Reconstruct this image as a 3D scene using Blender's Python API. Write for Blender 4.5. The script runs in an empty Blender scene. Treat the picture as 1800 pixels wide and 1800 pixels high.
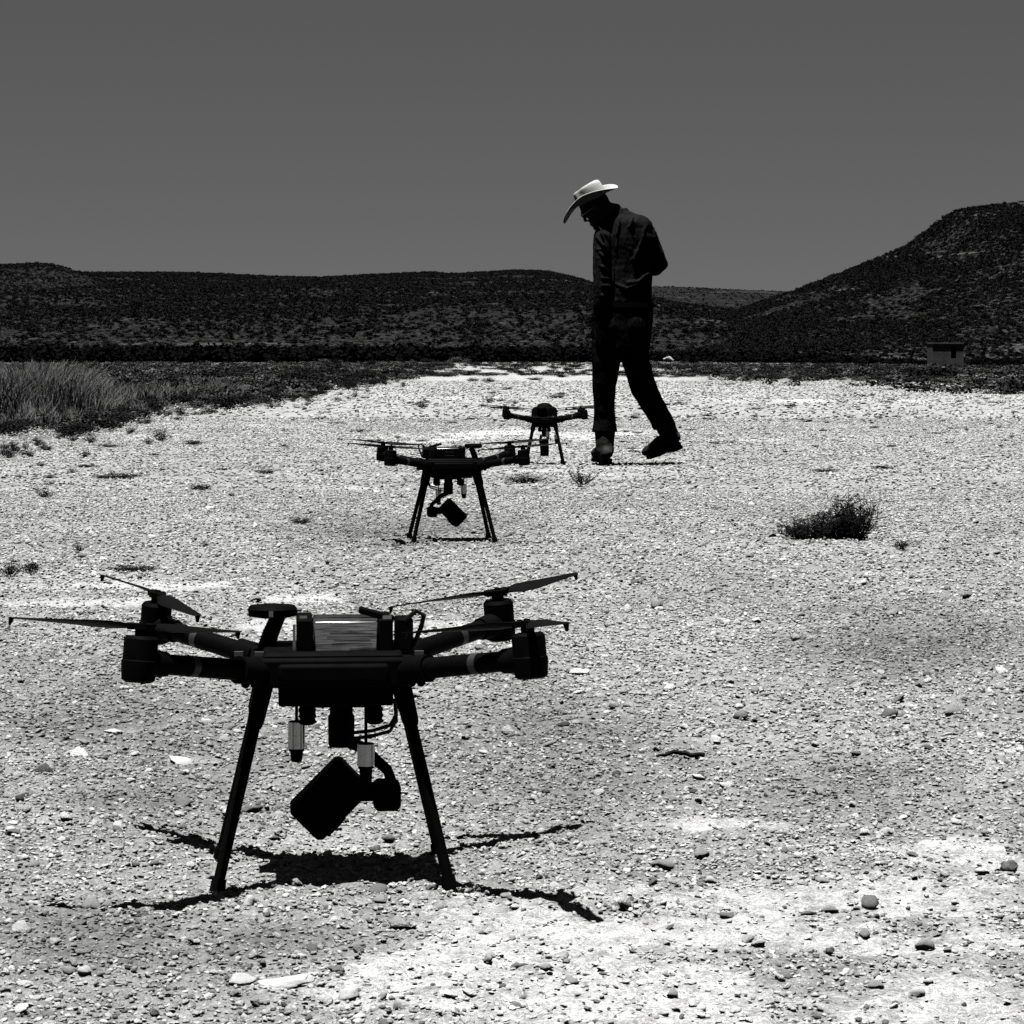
import bpy, bmesh, math, random
import numpy as np
from mathutils import Vector, Matrix, Euler

# ------------------------------------------------------------------ camera, sky, sun, exposure
C = bpy.context.scene.collection
SC = bpy.context.scene
F, H0, HOR = 5000.0, 0.72, 622.0          # focal length in photo pixels, eye height (m), horizon row
cam_d = bpy.data.cameras.new('camera'); cam = bpy.data.objects.new('camera', cam_d); C.objects.link(cam)
cam.location = (0, 0, H0); cam.rotation_euler = (math.radians(90), 0, 0)
cam_d.sensor_width = 36.0; cam_d.lens = 36.0 * F / 1800.0
cam_d.shift_y = -(900.0 - HOR) / 1800.0
cam_d.clip_start = 0.05; cam_d.clip_end = 12000
SC.camera = cam

SUN_VEC = Vector((-0.115, -0.13, 1.0)).normalized()      # towards the sun
sun_el = math.asin(SUN_VEC.z); sun_az = math.atan2(SUN_VEC.x, SUN_VEC.y)
world = bpy.data.worlds.new('World'); SC.world = world; world.use_nodes = True
wn = world.node_tree; wn.nodes.clear()
w_out = wn.nodes.new('ShaderNodeOutputWorld'); w_bg = wn.nodes.new('ShaderNodeBackground')
w_sky = wn.nodes.new('ShaderNodeTexSky'); w_sky.sky_type = 'NISHITA'; w_sky.sun_disc = False
w_sky.sun_elevation = sun_el; w_sky.sun_rotation = sun_az
w_sky.air_density = 1.0; w_sky.dust_density = 0.0; w_sky.ozone_density = 1.0; w_sky.altitude = 1500
w_sep = wn.nodes.new('ShaderNodeSeparateColor')          # black-and-white film behind a red filter
w_pow = wn.nodes.new('ShaderNodeMath'); w_pow.operation = 'POWER'; w_pow.inputs[1].default_value = 0.5
w_mul = wn.nodes.new('ShaderNodeMath'); w_mul.operation = 'MULTIPLY'; w_mul.inputs[1].default_value = 0.345
wn.links.new(w_sky.outputs[0], w_sep.inputs[0]); wn.links.new(w_sep.outputs[0], w_pow.inputs[0])
wn.links.new(w_pow.outputs[0], w_mul.inputs[0]); wn.links.new(w_mul.outputs[0], w_bg.inputs[0])
w_bg.inputs[1].default_value = 0.05
wn.links.new(w_bg.outputs[0], w_out.inputs[0])

sun_d = bpy.data.lights.new('sun', 'SUN'); sun = bpy.data.objects.new('sun', sun_d); C.objects.link(sun)
sun_d.energy = 5.0; sun_d.angle = math.radians(0.53); sun_d.color = (1.0, 0.995, 0.985)
sun.rotation_euler = (-SUN_VEC).to_track_quat('-Z', 'Y').to_euler(); sun.location = (-2, -2, 20)
SC.view_settings.view_transform = 'Standard'; SC.view_settings.look = 'None'
SC.view_settings.gamma = 1.0; SC.view_settings.use_curve_mapping = False
SC.view_settings.exposure = 1.65
SC.render.engine = 'CYCLES'
SC.cycles.max_bounces = 5; SC.cycles.diffuse_bounces = 0

random.seed(7); RNG = np.random.default_rng(11)

# ------------------------------------------------------------------ materials (a grey world)
def mat(name, col, rough=0.9, spec=0.2, metal=0.0):
    m = bpy.data.materials.new(name); m.use_nodes = True
    b = m.node_tree.nodes['Principled BSDF']
    b.inputs['Base Color'].default_value = (col, col, col, 1); b.inputs['Roughness'].default_value = rough
    b.inputs['Specular IOR Level'].default_value = spec; b.inputs['Metallic'].default_value = metal
    return m
def N(m, kind): return m.node_tree.nodes.new(kind)
def LK(m, a, b): m.node_tree.links.new(a, b)
def bsdf(m): return m.node_tree.nodes['Principled BSDF']
def mth(m, op, a, b=None, clamp=False):
    n = N(m, 'ShaderNodeMath'); n.operation = op; n.use_clamp = clamp
    for i, v in enumerate((a, b)):
        if v is None: continue
        if isinstance(v, (int, float)): n.inputs[i].default_value = v
        else: LK(m, v, n.inputs[i])
    return n.outputs[0]
def noise(m, coord, scale, detail=4, rough=0.6):
    n = N(m, 'ShaderNodeTexNoise'); n.inputs['Scale'].default_value = scale
    n.inputs['Detail'].default_value = detail; n.inputs['Roughness'].default_value = rough
    LK(m, coord, n.inputs['Vector']); return n.outputs['Fac']
def remap(m, v, a, b, c, d):
    n = N(m, 'ShaderNodeMapRange'); n.clamp = True
    for i, q in enumerate((a, b, c, d)): n.inputs[i + 1].default_value = q
    LK(m, v, n.inputs[0]); return n.outputs[0]
def bump(m, h, strength, dist):
    n = N(m, 'ShaderNodeBump'); n.inputs['Strength'].default_value = strength; n.inputs['Distance'].default_value = dist
    LK(m, h, n.inputs['Height']); LK(m, n.outputs[0], bsdf(m).inputs['Normal'])
def varied(name, lo, hi, scale, rough=0.9, spec=0.2, bmp=None, detail=5, coord='Object', metal=0.0):
    m = mat(name, hi, rough, spec, metal); tc = N(m, 'ShaderNodeTexCoord')
    f = noise(m, tc.outputs[coord], scale, detail)
    LK(m, remap(m, f, 0.35, 0.65, lo, hi), bsdf(m).inputs['Base Color'])
    if bmp: bump(m, noise(m, tc.outputs[coord], bmp[0], 4), bmp[1], bmp[2])
    return m

GROUND_LO, GROUND_HI = 0.16, 0.27
def ground_mat():
    m = mat('pale_desert_ground', 0.25, 0.95, 0.05); g = N(m, 'ShaderNodeNewGeometry'); p = g.outputs['Position']
    at = N(m, 'ShaderNodeAttribute'); at.attribute_name = 'pale'; al = N(m, 'ShaderNodeAttribute'); al.attribute_name = 'litter'
    n1 = noise(m, p, 1.1, 5, 0.65); n2 = noise(m, p, 26, 5, 0.7); n3 = noise(m, p, 190, 3, 0.7); n4 = noise(m, p, 5.0, 5, 0.7)
    base = remap(m, n1, 0.3, 0.7, GROUND_LO, GROUND_HI)
    edge = mth(m, 'ADD', at.outputs['Fac'], mth(m, 'MULTIPLY', mth(m, 'SUBTRACT', mth(m, 'ADD', n2, n4), 1.0), 0.75))
    pal = remap(m, edge, 0.28, 0.68, 0, 1)
    mix = mth(m, 'ADD', base, mth(m, 'MULTIPLY', pal, 0.135))
    sp = mth(m, 'MULTIPLY', remap(m, n3, 0.3, 0.7, 0.45, 1.45), remap(m, n2, 0.3, 0.7, 0.6, 1.3))
    lit = remap(m, mth(m, 'ADD', al.outputs['Fac'], mth(m, 'MULTIPLY', mth(m, 'SUBTRACT', n1, 0.5), 1.3)), 0.15, 0.95, 1.0, 0.2)
    ad = N(m, 'ShaderNodeAttribute'); ad.attribute_name = 'dark'
    drk = remap(m, ad.outputs['Fac'], 0.0, 1.0, 1.08, 0.58)
    LK(m, mth(m, 'MULTIPLY', mth(m, 'MULTIPLY', mth(m, 'MULTIPLY', mix, sp), lit), drk), bsdf(m).inputs['Base Color'])
    h = mth(m, 'ADD', mth(m, 'MULTIPLY', n3, 0.6), noise(m, p, 70, 5, 0.75))
    bump(m, h, 1.0, 0.016)
    return m
def pebble_mat():
    m = mat('gravel_stone', 0.25, 0.95, 0.1); oi = N(m, 'ShaderNodeObjectInfo'); tc = N(m, 'ShaderNodeTexCoord')
    at = N(m, 'ShaderNodeAttribute'); at.attribute_type = 'INSTANCER'; at.attribute_name = 'tone'
    f = noise(m, tc.outputs['Object'], 1.6, 4)
    LK(m, mth(m, 'MULTIPLY', at.outputs['Fac'], remap(m, f, 0.3, 0.7, 0.75, 1.2)), bsdf(m).inputs['Base Color'])
    bump(m, noise(m, tc.outputs['Object'], 3.5, 4), 0.5, 0.2)
    return m
M = {}
M['ground'] = ground_mat(); M['pebble'] = pebble_mat()
M['stone_pale'] = varied('pale_limestone', 0.27, 0.42, 30, 0.95, 0.1, (90, 0.6, 0.01))
M['stone_grey'] = varied('grey_stone', 0.16, 0.27, 30, 0.95, 0.1, (90, 0.7, 0.01))
M['stone_dark'] = varied('dark_stone', 0.08, 0.16, 30, 0.9, 0.15, (90, 0.7, 0.01))
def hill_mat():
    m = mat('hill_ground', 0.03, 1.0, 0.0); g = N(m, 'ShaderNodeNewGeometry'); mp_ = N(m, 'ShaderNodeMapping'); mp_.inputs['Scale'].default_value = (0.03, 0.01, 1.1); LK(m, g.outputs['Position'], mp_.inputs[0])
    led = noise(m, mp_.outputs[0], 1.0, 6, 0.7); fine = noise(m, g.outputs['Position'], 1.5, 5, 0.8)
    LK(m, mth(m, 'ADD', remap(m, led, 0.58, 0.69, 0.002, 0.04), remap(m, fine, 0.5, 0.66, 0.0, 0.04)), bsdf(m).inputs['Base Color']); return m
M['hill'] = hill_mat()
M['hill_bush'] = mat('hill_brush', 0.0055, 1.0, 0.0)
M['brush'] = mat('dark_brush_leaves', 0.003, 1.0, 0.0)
M['grass'] = varied('dry_grass', 0.02, 0.10, 6, 0.95, 0.05)
M['scrub'] = mat('scrub_twigs', 0.006, 0.95, 0.05)
M['scrub_grey'] = varied('grey_scrub_leaves', 0.02, 0.055, 3, 0.95, 0.05)
M['plastic'] = varied('black_plastic', 0.0006, 0.0014, 40, 0.7, 0.018)
M['carbon'] = varied('carbon_tube', 0.0006, 0.0012, 120, 0.6, 0.02)
M['rubber'] = mat('black_rubber', 0.001, 0.9, 0.02)
M['blade'] = mat('propeller_blade', 0.0015, 0.5, 0.04)
M['ring'] = mat('grey_band', 0.012, 0.5, 0.3)
M['silver'] = mat('brushed_aluminium', 0.22, 0.22, 0.5, 1.0)
M['bracket'] = mat('metal_bracket', 0.15, 0.4, 0.5, 1.0)
def label_mat():
    m = mat('battery_wrap', 0.3, 0.3, 0.5, 0.7); tc = N(m, 'ShaderNodeTexCoord')
    mp = N(m, 'ShaderNodeMapping'); mp.inputs['Scale'].default_value = (6, 6, 160); LK(m, tc.outputs['Object'], mp.inputs[0])
    f = noise(m, mp.outputs[0], 3.0, 6, 0.7)
    LK(m, remap(m, f, 0.4, 0.6, 0.04, 0.26), bsdf(m).inputs['Base Color']); return m
M['battery'] = label_mat()
M['ink'] = mat('black_ink', 0.004, 0.7, 0.1)
M['wire'] = mat('cable_sheath', 0.003, 0.6, 0.1)
def cloth(name, lo, hi, scale=9):
    m = varied(name, lo, hi, scale, 1.0, 0.0); tc = N(m, 'ShaderNodeTexCoord')
    mp = N(m, 'ShaderNodeMapping'); mp.inputs['Scale'].default_value = (16, 16, 3.2); mp.inputs['Rotation'].default_value = (0, 0.45, 0)
    LK(m, tc.outputs['Object'], mp.inputs[0]); bump(m, noise(m, mp.outputs[0], 1.6, 5, 0.6), 0.9, 0.03); return m
M['shirt'] = cloth('dark_shirt_cloth', 0.0065, 0.009); M['trousers'] = cloth('black_trouser_cloth', 0.0025, 0.004)
M['boot'] = varied('worn_boot_leather', 0.004, 0.022, 14, 0.9, 0.02, (60, 0.5, 0.01))
M['sole'] = mat('boot_sole', 0.002, 0.9, 0.0)
M['skin'] = varied('skin', 0.010, 0.014, 20, 0.8, 0.03)
M['hair'] = mat('dark_hair', 0.003, 0.9, 0.05)
M['hat'] = varied('white_straw', 0.22, 0.28, 160, 0.9, 0.1, (320, 0.35, 0.004))
M['glasses'] = mat('spectacle_frame', 0.006, 0.4, 0.4)
M['lens'] = mat('spectacle_lens', 0.02, 0.1, 0.5)
M['hut'] = varied('grey_block_wall', 0.028, 0.048, 0.9, 0.95, 0.05, (4, 0.4, 0.03))
M['hut_dark'] = mat('opening_shade', 0.003, 1, 0.0)  # black colour painted in for the unlit inside of the hut

# ------------------------------------------------------------------ numpy noise and terrain
def _hash(ix, iy, s):
    n = (ix * 374761393 + iy * 668265263 + s * 974711) & 0xffffffff
    n = ((n ^ (n >> 13)) * 1274126177) & 0xffffffff
    return ((n ^ (n >> 16)) & 0xffff) / 65535.0
def vn(x, y, s=0):
    x = np.asarray(x, float); y = np.asarray(y, float)
    ix = np.floor(x).astype(np.int64); iy = np.floor(y).astype(np.int64); fx = x - ix; fy = y - iy
    fx = fx * fx * (3 - 2 * fx); fy = fy * fy * (3 - 2 * fy)
    a = _hash(ix, iy, s); b = _hash(ix + 1, iy, s); c = _hash(ix, iy + 1, s); d = _hash(ix + 1, iy + 1, s)
    return (a * (1 - fx) + b * fx) * (1 - fy) + (c * (1 - fx) + d * fx) * fy
def fbm(x, y, s=0, o=4):
    t = 0; a = 0.5
    for k in range(o): t = t + a * (vn(x * 2 ** k, y * 2 ** k, s + k) - 0.5); a *= 0.5
    return t
def sstep(a, b, v):
    t = np.clip((np.asarray(v, float) - a) / (b - a), 0, 1); return t * t * (3 - 2 * t)
def gz(x, y):
    x = np.asarray(x, float); y = np.asarray(y, float)
    near = 1 - sstep(10, 22, y); mid = 1 - sstep(60, 120, y)
    z = 0.006 * fbm(x * 2.2, y * 2.2, 3, 2) * mid + (0.007 * fbm(x * 14, y * 14, 5, 2) + 0.017 * fbm(x * 44, y * 44, 9, 3)) * near
    z = z - 0.66 * sstep(90, 300, y) * sstep(18, 42, x)
    z = z + 0.05 * fbm(x * 0.2, y * 0.2, 21, 3) * sstep(40, 100, y)
    return z
def gz1(x, y): return float(gz(np.array([x]), np.array([y]))[0])
def ground_at(px, row):
    d = H0 * F / (row - HOR); return ((px - 900.0) * d / F, d)

PATCH = [(1650, 1490, 120, 15), (1330, 1580, 330, 26), (1180, 1640, 330, 30), (1560, 1780, 330, 60), (1200, 1745, 300, 50), (900, 1620, 170, 50), (760, 1690, 160, 40),
         (620, 1750, 60, 18), (490, 1733, 45, 10), (250, 1030, 170, 8), (120, 1058, 120, 7), (520, 1052, 70, 5), (850, 765, 380, 12),
         (1100, 790, 240, 8), (1330, 775, 200, 6), (480, 750, 200, 6), (1650, 795, 200, 7), (1400, 864, 120, 5), (1000, 828, 180, 6),
         (640, 858, 60, 3), (1750, 1520, 60, 16), (1280, 1450, 60, 5), (330, 1335, 40, 6), (210, 1285, 40, 5), 
         (1500, 705, 200, 4), (800, 700, 200, 4), (150, 800, 200, 8), (640, 1100, 160, 9), (1540, 1660, 220, 18)]
def pale_at(x, y):
    x = np.asarray(x, float); y = np.maximum(np.asarray(y, float), 0.4)
    row = HOR + H0 * F / y; px = 900 + x * F / y; v = np.zeros_like(x)
    for a, b, rx, ry in PATCH:
        q = ((px - a) / (rx * 1.25)) ** 2 + ((row - b) / (ry * 1.25)) ** 2
        v = np.maximum(v, 1.0 - 0.55 * np.sqrt(q))
    v = np.clip(v, 0, 1) * (0.85 - 0.36 * sstep(8, 16, y))
    nr = 1 - sstep(6, 12, y)
    return np.clip(v + 0.75 * fbm(x * 3.1, y * 1.6, 31, 3) * sstep(2, 3, y) + 0.9 * nr * fbm(x * 12, y * 6, 35, 4) + 0.8 * sstep(10, 18, y) * fbm(x * 0.9, y * 0.4, 37, 4), 0, 1)

DARKER = [(260, 1330, 420, 190), (980, 1330, 330, 170), (1480, 1380, 260, 110), (150, 1640, 300, 80), (520, 1660, 220, 50), (1560, 1130, 300, 90), (700, 930, 300, 40)]
def dark_at(x, y):
    x = np.asarray(x, float); y = np.maximum(np.asarray(y, float), 0.4); row = HOR + H0 * F / y; px = 900 + x * F / y; v = np.zeros_like(x)
    for a, b, rx, ry in DARKER: v = np.maximum(v, 1.0 - ((px - a) / rx) ** 2 - ((row - b) / ry) ** 2)
    return np.clip(0.8 * np.clip(v, 0, 1) + 1.1 * fbm(x * 2.3, y * 1.2, 91, 4) + 0.8 * fbm(x * 9, y * 5, 95, 3), 0, 1)
# ------------------------------------------------------------------ mesh builder
class MB:
    def __init__(s): s.v = []; s.f = []
    def add(s, vs, fs):
        o = len(s.v); s.v += [tuple(p) for p in vs]; s.f += [tuple(i + o for i in f) for f in fs]; return s
    def box(s, c, size, rot=None, ch=0.0):
        hx, hy, hz = [q / 2 for q in size]; R = rot if rot is not None else Matrix.Identity(3); c = Vector(c)
        prof = [(-hx, -hz), (hx, -hz), (hx, hz), (-hx, hz)] if ch <= 0 else \
            [(-hx + ch, -hz), (hx - ch, -hz), (hx, -hz + ch), (hx, hz - ch), (hx - ch, hz), (-hx + ch, hz), (-hx, hz - ch), (-hx, -hz + ch)]
        n = len(prof); vs = [c + R @ Vector((x, -hy, z)) for x, z in prof] + [c + R @ Vector((x, hy, z)) for x, z in prof]
        fs = [tuple(range(n)), tuple(range(2 * n - 1, n - 1, -1))] + [(i, i + n, (i + 1) % n + n, (i + 1) % n) for i in range(n)]
        return s.add(vs, fs)
    def cyl(s, p0, p1, r0, r1=None, seg=16): return s.tube([p0, p1], [r0, r0 if r1 is None else r1], seg)
    def tube(s, pts, rad, seg=10):
        pts = [Vector(p) for p in pts]; n = len(pts)
        if isinstance(rad, (int, float)): rad = [rad] * n
        vs = []; u = None
        for i, p in enumerate(pts):
            t = (pts[min(i + 1, n - 1)] - pts[max(i - 1, 0)]); t = t.normalized() if t.length > 1e-9 else Vector((0, 0, 1))
            if u is None: u = t.orthogonal().normalized()
            else:
                u = u - t * u.dot(t); u = u.normalized() if u.length > 1e-6 else t.orthogonal().normalized()
            w = t.cross(u)
            for k in range(seg):
                a = 2 * math.pi * k / seg; vs.append(p + (u * math.cos(a) + w * math.sin(a)) * rad[i])
        fs = [tuple(range(seg - 1, -1, -1)), tuple(range((n - 1) * seg, n * seg))]
        for i in range(n - 1):
            for k in range(seg):
                k2 = (k + 1) % seg; fs.append((i * seg + k, i * seg + k2, (i + 1) * seg + k2, (i + 1) * seg + k))
        return s.add(vs, fs)
    def loft(s, st, seg=20):                     # stations (center, axis_a vector, axis_b vector)
        vs = []
        for c, a, b in st:
            c, a, b = Vector(c), Vector(a), Vector(b)
            for k in range(seg):
                t = 2 * math.pi * k / seg; vs.append(c + a * math.cos(t) + b * math.sin(t))
        n = len(st); fs = [tuple(range(seg - 1, -1, -1)), tuple(range((n - 1) * seg, n * seg))]
        for i in range(n - 1):
            for k in range(seg):
                k2 = (k + 1) % seg; fs.append((i * seg + k, i * seg + k2, (i + 1) * seg + k2, (i + 1) * seg + k))
        return s.add(vs, fs)
    def ell(s, c, ax, seg=16, rings=10):         # ellipsoid, ax = three axis vectors
        c = Vector(c); A = [Vector(a) for a in ax]; vs = [c - A[2]]
        for i in range(1, rings):
            ph = -math.pi / 2 + math.pi * i / rings
            for k in range(seg):
                t = 2 * math.pi * k / seg
                vs.append(c + A[0] * math.cos(t) * math.cos(ph) + A[1] * math.sin(t) * math.cos(ph) + A[2] * math.sin(ph))
        vs.append(c + A[2]); fs = []
        for k in range(seg):
            fs.append((0, 1 + (k + 1) % seg, 1 + k)); L = 1 + (rings - 2) * seg
            fs.append((len(vs) - 1, L + k, L + (k + 1) % seg))
        for i in range(rings - 2):
            for k in range(seg):
                k2 = (k + 1) % seg; a = 1 + i * seg; fs.append((a + k, a + k2, a + seg + k2, a + seg + k))
        return s.add(vs, fs)
    def sph(s, c, r, seg=12): return s.ell(c, ((r, 0, 0), (0, r, 0), (0, 0, r)), seg, 8)
    def mesh(s, name, m, smooth=math.radians(35)):
        me = bpy.data.meshes.new(name); me.from_pydata(s.v, [], s.f); me.update(); me.materials.append(m)
        if smooth:
            me.polygons.foreach_set('use_smooth', [True] * len(me.polygons)); me.set_sharp_from_angle(angle=smooth)
        return me
    def build(s, name, m, parent=None, smooth=math.radians(35), bevel=0.0):
        o = bpy.data.objects.new(name, s.mesh(name, m, smooth)); C.objects.link(o)
        if parent is not None: o.parent = parent
        if bevel:
            b = o.modifiers.new('bevel', 'BEVEL'); b.width = bevel; b.segments = 2; b.limit_method = 'ANGLE'; b.angle_limit = math.radians(40)
        return o
def fast_mesh(name, verts, faces, m, smooth=False):
    """verts (n,3) array, faces (k,3|4) array"""
    me = bpy.data.meshes.new(name); n, k = len(faces), faces.shape[1]
    me.vertices.add(len(verts)); me.vertices.foreach_set('co', np.ascontiguousarray(verts, dtype=np.float32).ravel())
    me.loops.add(n * k); me.loops.foreach_set('vertex_index', np.ascontiguousarray(faces, dtype=np.int32).ravel())
    me.polygons.add(n); me.polygons.foreach_set('loop_start', np.arange(0, n * k, k, dtype=np.int32))
    me.update(calc_edges=True); me.validate()
    if smooth: me.polygons.foreach_set('use_smooth', [True] * n)
    me.materials.append(m); return me
def empty(name, loc, rz=0.0):
    o = bpy.data.objects.new(name, None); C.objects.link(o); o.location = loc; o.rotation_euler = (0, 0, rz); o.empty_display_size = 0.1; return o
def tag(o, label, cat, group=None):
    o['label'] = label; o['category'] = cat
    if group: o['group'] = group
    return o
def structure(o): o['kind'] = 'structure'; return o
def stuff(o): o['kind'] = 'stuff'; return o
def obj(name, me, parent=None):
    o = bpy.data.objects.new(name, me); C.objects.link(o)
    if parent is not None: o.parent = parent
    return o

def interp(pts):
    a = np.array(pts, float); return lambda q: np.interp(q, a[:, 0], a[:, 1])
EDGE = interp([(622, 900), (640, 800), (655, 770), (668, 720), (680, 640), (690, 560), (700, 540), (712, 480), (722, 330), (732, 260), (745, 210), (760, 165), (772, 90), (785, 0)])
def in_scrub(x, y, slack=0.0):
    row = HOR + H0 * F / y; px = 900 + x * F / y; return px < EDGE(row) + slack + 60 * (vn(x * 0.9, y * 0.35, 61) - 0.5)
def litter_at(x, y):
    """where dry plant litter covers the soil: the scrub on the left and the flat beyond the plain"""
    yy = np.maximum(np.asarray(y, float), 1.0); row = HOR + H0 * F / yy; px = 900 + x * F / yy
    e = EDGE(row) + 60 * (vn(x * 0.9, yy * 0.35, 61) - 0.5); a = sstep(-14, 30, e - px) * sstep(22, 25, yy)
    q = row - 22 * np.clip((px - 1150) / 650, 0, 1.2) + 9 * (vn(x * 0.10, yy * 0.03, 63) + vn(x * 0.45, yy * 0.12, 64) - 1.0)
    q = q + 20 * sstep(740, 800, px) * (1 - sstep(1080, 1260, px))
    far = sstep(688, 642, q) * (0.35 + 0.8 * vn(x * 0.06, yy * 0.09, 66))
    return np.clip(np.maximum(0.8 * a, far * (yy > 30)), 0, 1)

# ------------------------------------------------------------------ ground sheet
def build_ground():
    ys = [-60, -20, -6, -2, -0.5, 0.3, 0.7, 1.0]
    y = 1.25
    while y < 26: ys.append(y); y *= 1.0058
    while y < 9000: ys.append(y); y *= 1.06
    ys = np.array(ys); inner = np.linspace(-1, 1, 520); side = np.linspace(0, 1, 30)[1:] ** 2
    Y = np.repeat(ys[:, None], len(inner) + 2 * len(side), 1)
    xd = 0.32 * np.maximum(ys, 1.0)[:, None]; W = np.maximum(40, 1.7 * ys)[:, None]
    X = np.concatenate([-(xd + side[::-1][None, :] * (W - xd)), xd * inner[None, :], xd + side[None, :] * (W - xd)], 1)
    Z = gz(X, Y); V = np.stack([X, Y, Z], -1).reshape(-1, 3); nr, nc = X.shape
    i = np.arange(nr - 1)[:, None] * nc + np.arange(nc - 1)[None, :]
    Fc = np.stack([i, i + 1, i + nc + 1, i + nc], -1).reshape(-1, 4)
    me = fast_mesh('ground', V, Fc, M['ground'], True)
    a = me.attributes.new('pale', 'FLOAT', 'POINT'); a.data.foreach_set('value', pale_at(X, Y).ravel().astype(np.float32))
    a = me.attributes.new('dark', 'FLOAT', 'POINT'); a.data.foreach_set('value', dark_at(X, Y).ravel().astype(np.float32))
    a = me.attributes.new('litter', 'FLOAT', 'POINT'); a.data.foreach_set('value', litter_at(X, Y).ravel().astype(np.float32))
    structure(obj('ground', me))
build_ground()

# ------------------------------------------------------------------ geometry-node scatter (for stuff only)
def scatter(name, pts, scl, rot, var, tone, sources):
    """one object; every point carries one of the source meshes"""
    me = bpy.data.meshes.new(name); me.vertices.add(len(pts)); me.vertices.foreach_set('co', np.asarray(pts, np.float32).ravel())
    for nm, ty, d in (('scl', 'FLOAT_VECTOR', scl), ('rot', 'FLOAT_VECTOR', rot)):
        me.attributes.new(nm, ty, 'POINT').data.foreach_set('vector', np.asarray(d, np.float32).ravel())
    me.attributes.new('var', 'INT', 'POINT').data.foreach_set('value', np.asarray(var, np.int32))
    me.attributes.new('tone', 'FLOAT', 'POINT').data.foreach_set('value', np.asarray(tone, np.float32))
    o = stuff(obj(name, me))
    col = bpy.data.collections.new(name + '_pieces')
    for s in sources: col.objects.link(bpy.data.objects.new(s.name, s))
    t = bpy.data.node_groups.new(name + '_scatter', 'GeometryNodeTree')
    t.interface.new_socket('Geometry', in_out='INPUT', socket_type='NodeSocketGeometry')
    t.interface.new_socket('Geometry', in_out='OUTPUT', socket_type='NodeSocketGeometry')
    gi = t.nodes.new('NodeGroupInput'); go = t.nodes.new('NodeGroupOutput')
    ip = t.nodes.new('GeometryNodeInstanceOnPoints'); ci = t.nodes.new('GeometryNodeCollectionInfo')
    ci.inputs['Collection'].default_value = col; ci.inputs['Separate Children'].default_value = True; ci.inputs['Reset Children'].default_value = True
    ip.inputs['Pick Instance'].default_value = True
    def attr(nm, ty):
        n = t.nodes.new('GeometryNodeInputNamedAttribute'); n.data_type = ty; n.inputs['Name'].default_value = nm; return n.outputs['Attribute']
    e2r = t.nodes.new('FunctionNodeEulerToRotation')
    t.links.new(gi.outputs[0], ip.inputs['Points']); t.links.new(ci.outputs[0], ip.inputs['Instance'])
    t.links.new(attr('var', 'INT'), ip.inputs['Instance Index']); t.links.new(attr('scl', 'FLOAT_VECTOR'), ip.inputs['Scale'])
    t.links.new(attr('rot', 'FLOAT_VECTOR'), e2r.inputs[0]); t.links.new(e2r.outputs[0], ip.inputs['Rotation'])
    t.links.new(ip.outputs[0], go.inputs[0])
    md = o.modifiers.new('scatter', 'NODES'); md.node_group = t
    return o

def ico(sub):
    bm = bmesh.new(); bmesh.ops.create_icosphere(bm, subdivisions=sub, radius=1.0)
    v = np.array([p.co[:] for p in bm.verts]); f = np.array([[q.index for q in p.verts] for p in bm.faces]); bm.free(); return v, f
ICO1, ICO2, ICO3 = ico(1), ico(2), ico(3)
def rock_mesh(name, seed, base, m, rough=0.35, cuts=5):
    v, f = base; v = v.copy(); r = np.random.default_rng(seed)
    d = np.zeros(len(v))
    for k in range(6):
        w = r.normal(size=3) * (1.2 + 0.5 * k); d += rough / (k + 1.5) * np.sin(v @ w + r.uniform(0, 6.3))
    v = v * (1 + d)[:, None]
    for k in range(cuts):                        # broken, faceted sides
        n = r.normal(size=3); n /= np.linalg.norm(n); lim = r.uniform(0.5, 0.8); s = v @ n
        v = v - np.outer(np.maximum(s - lim, 0) * 0.9, n)
    v = v * (1 + r.normal(0, 0.075, len(v)))[:, None]
    return fast_mesh(name, v, f, m)

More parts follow.
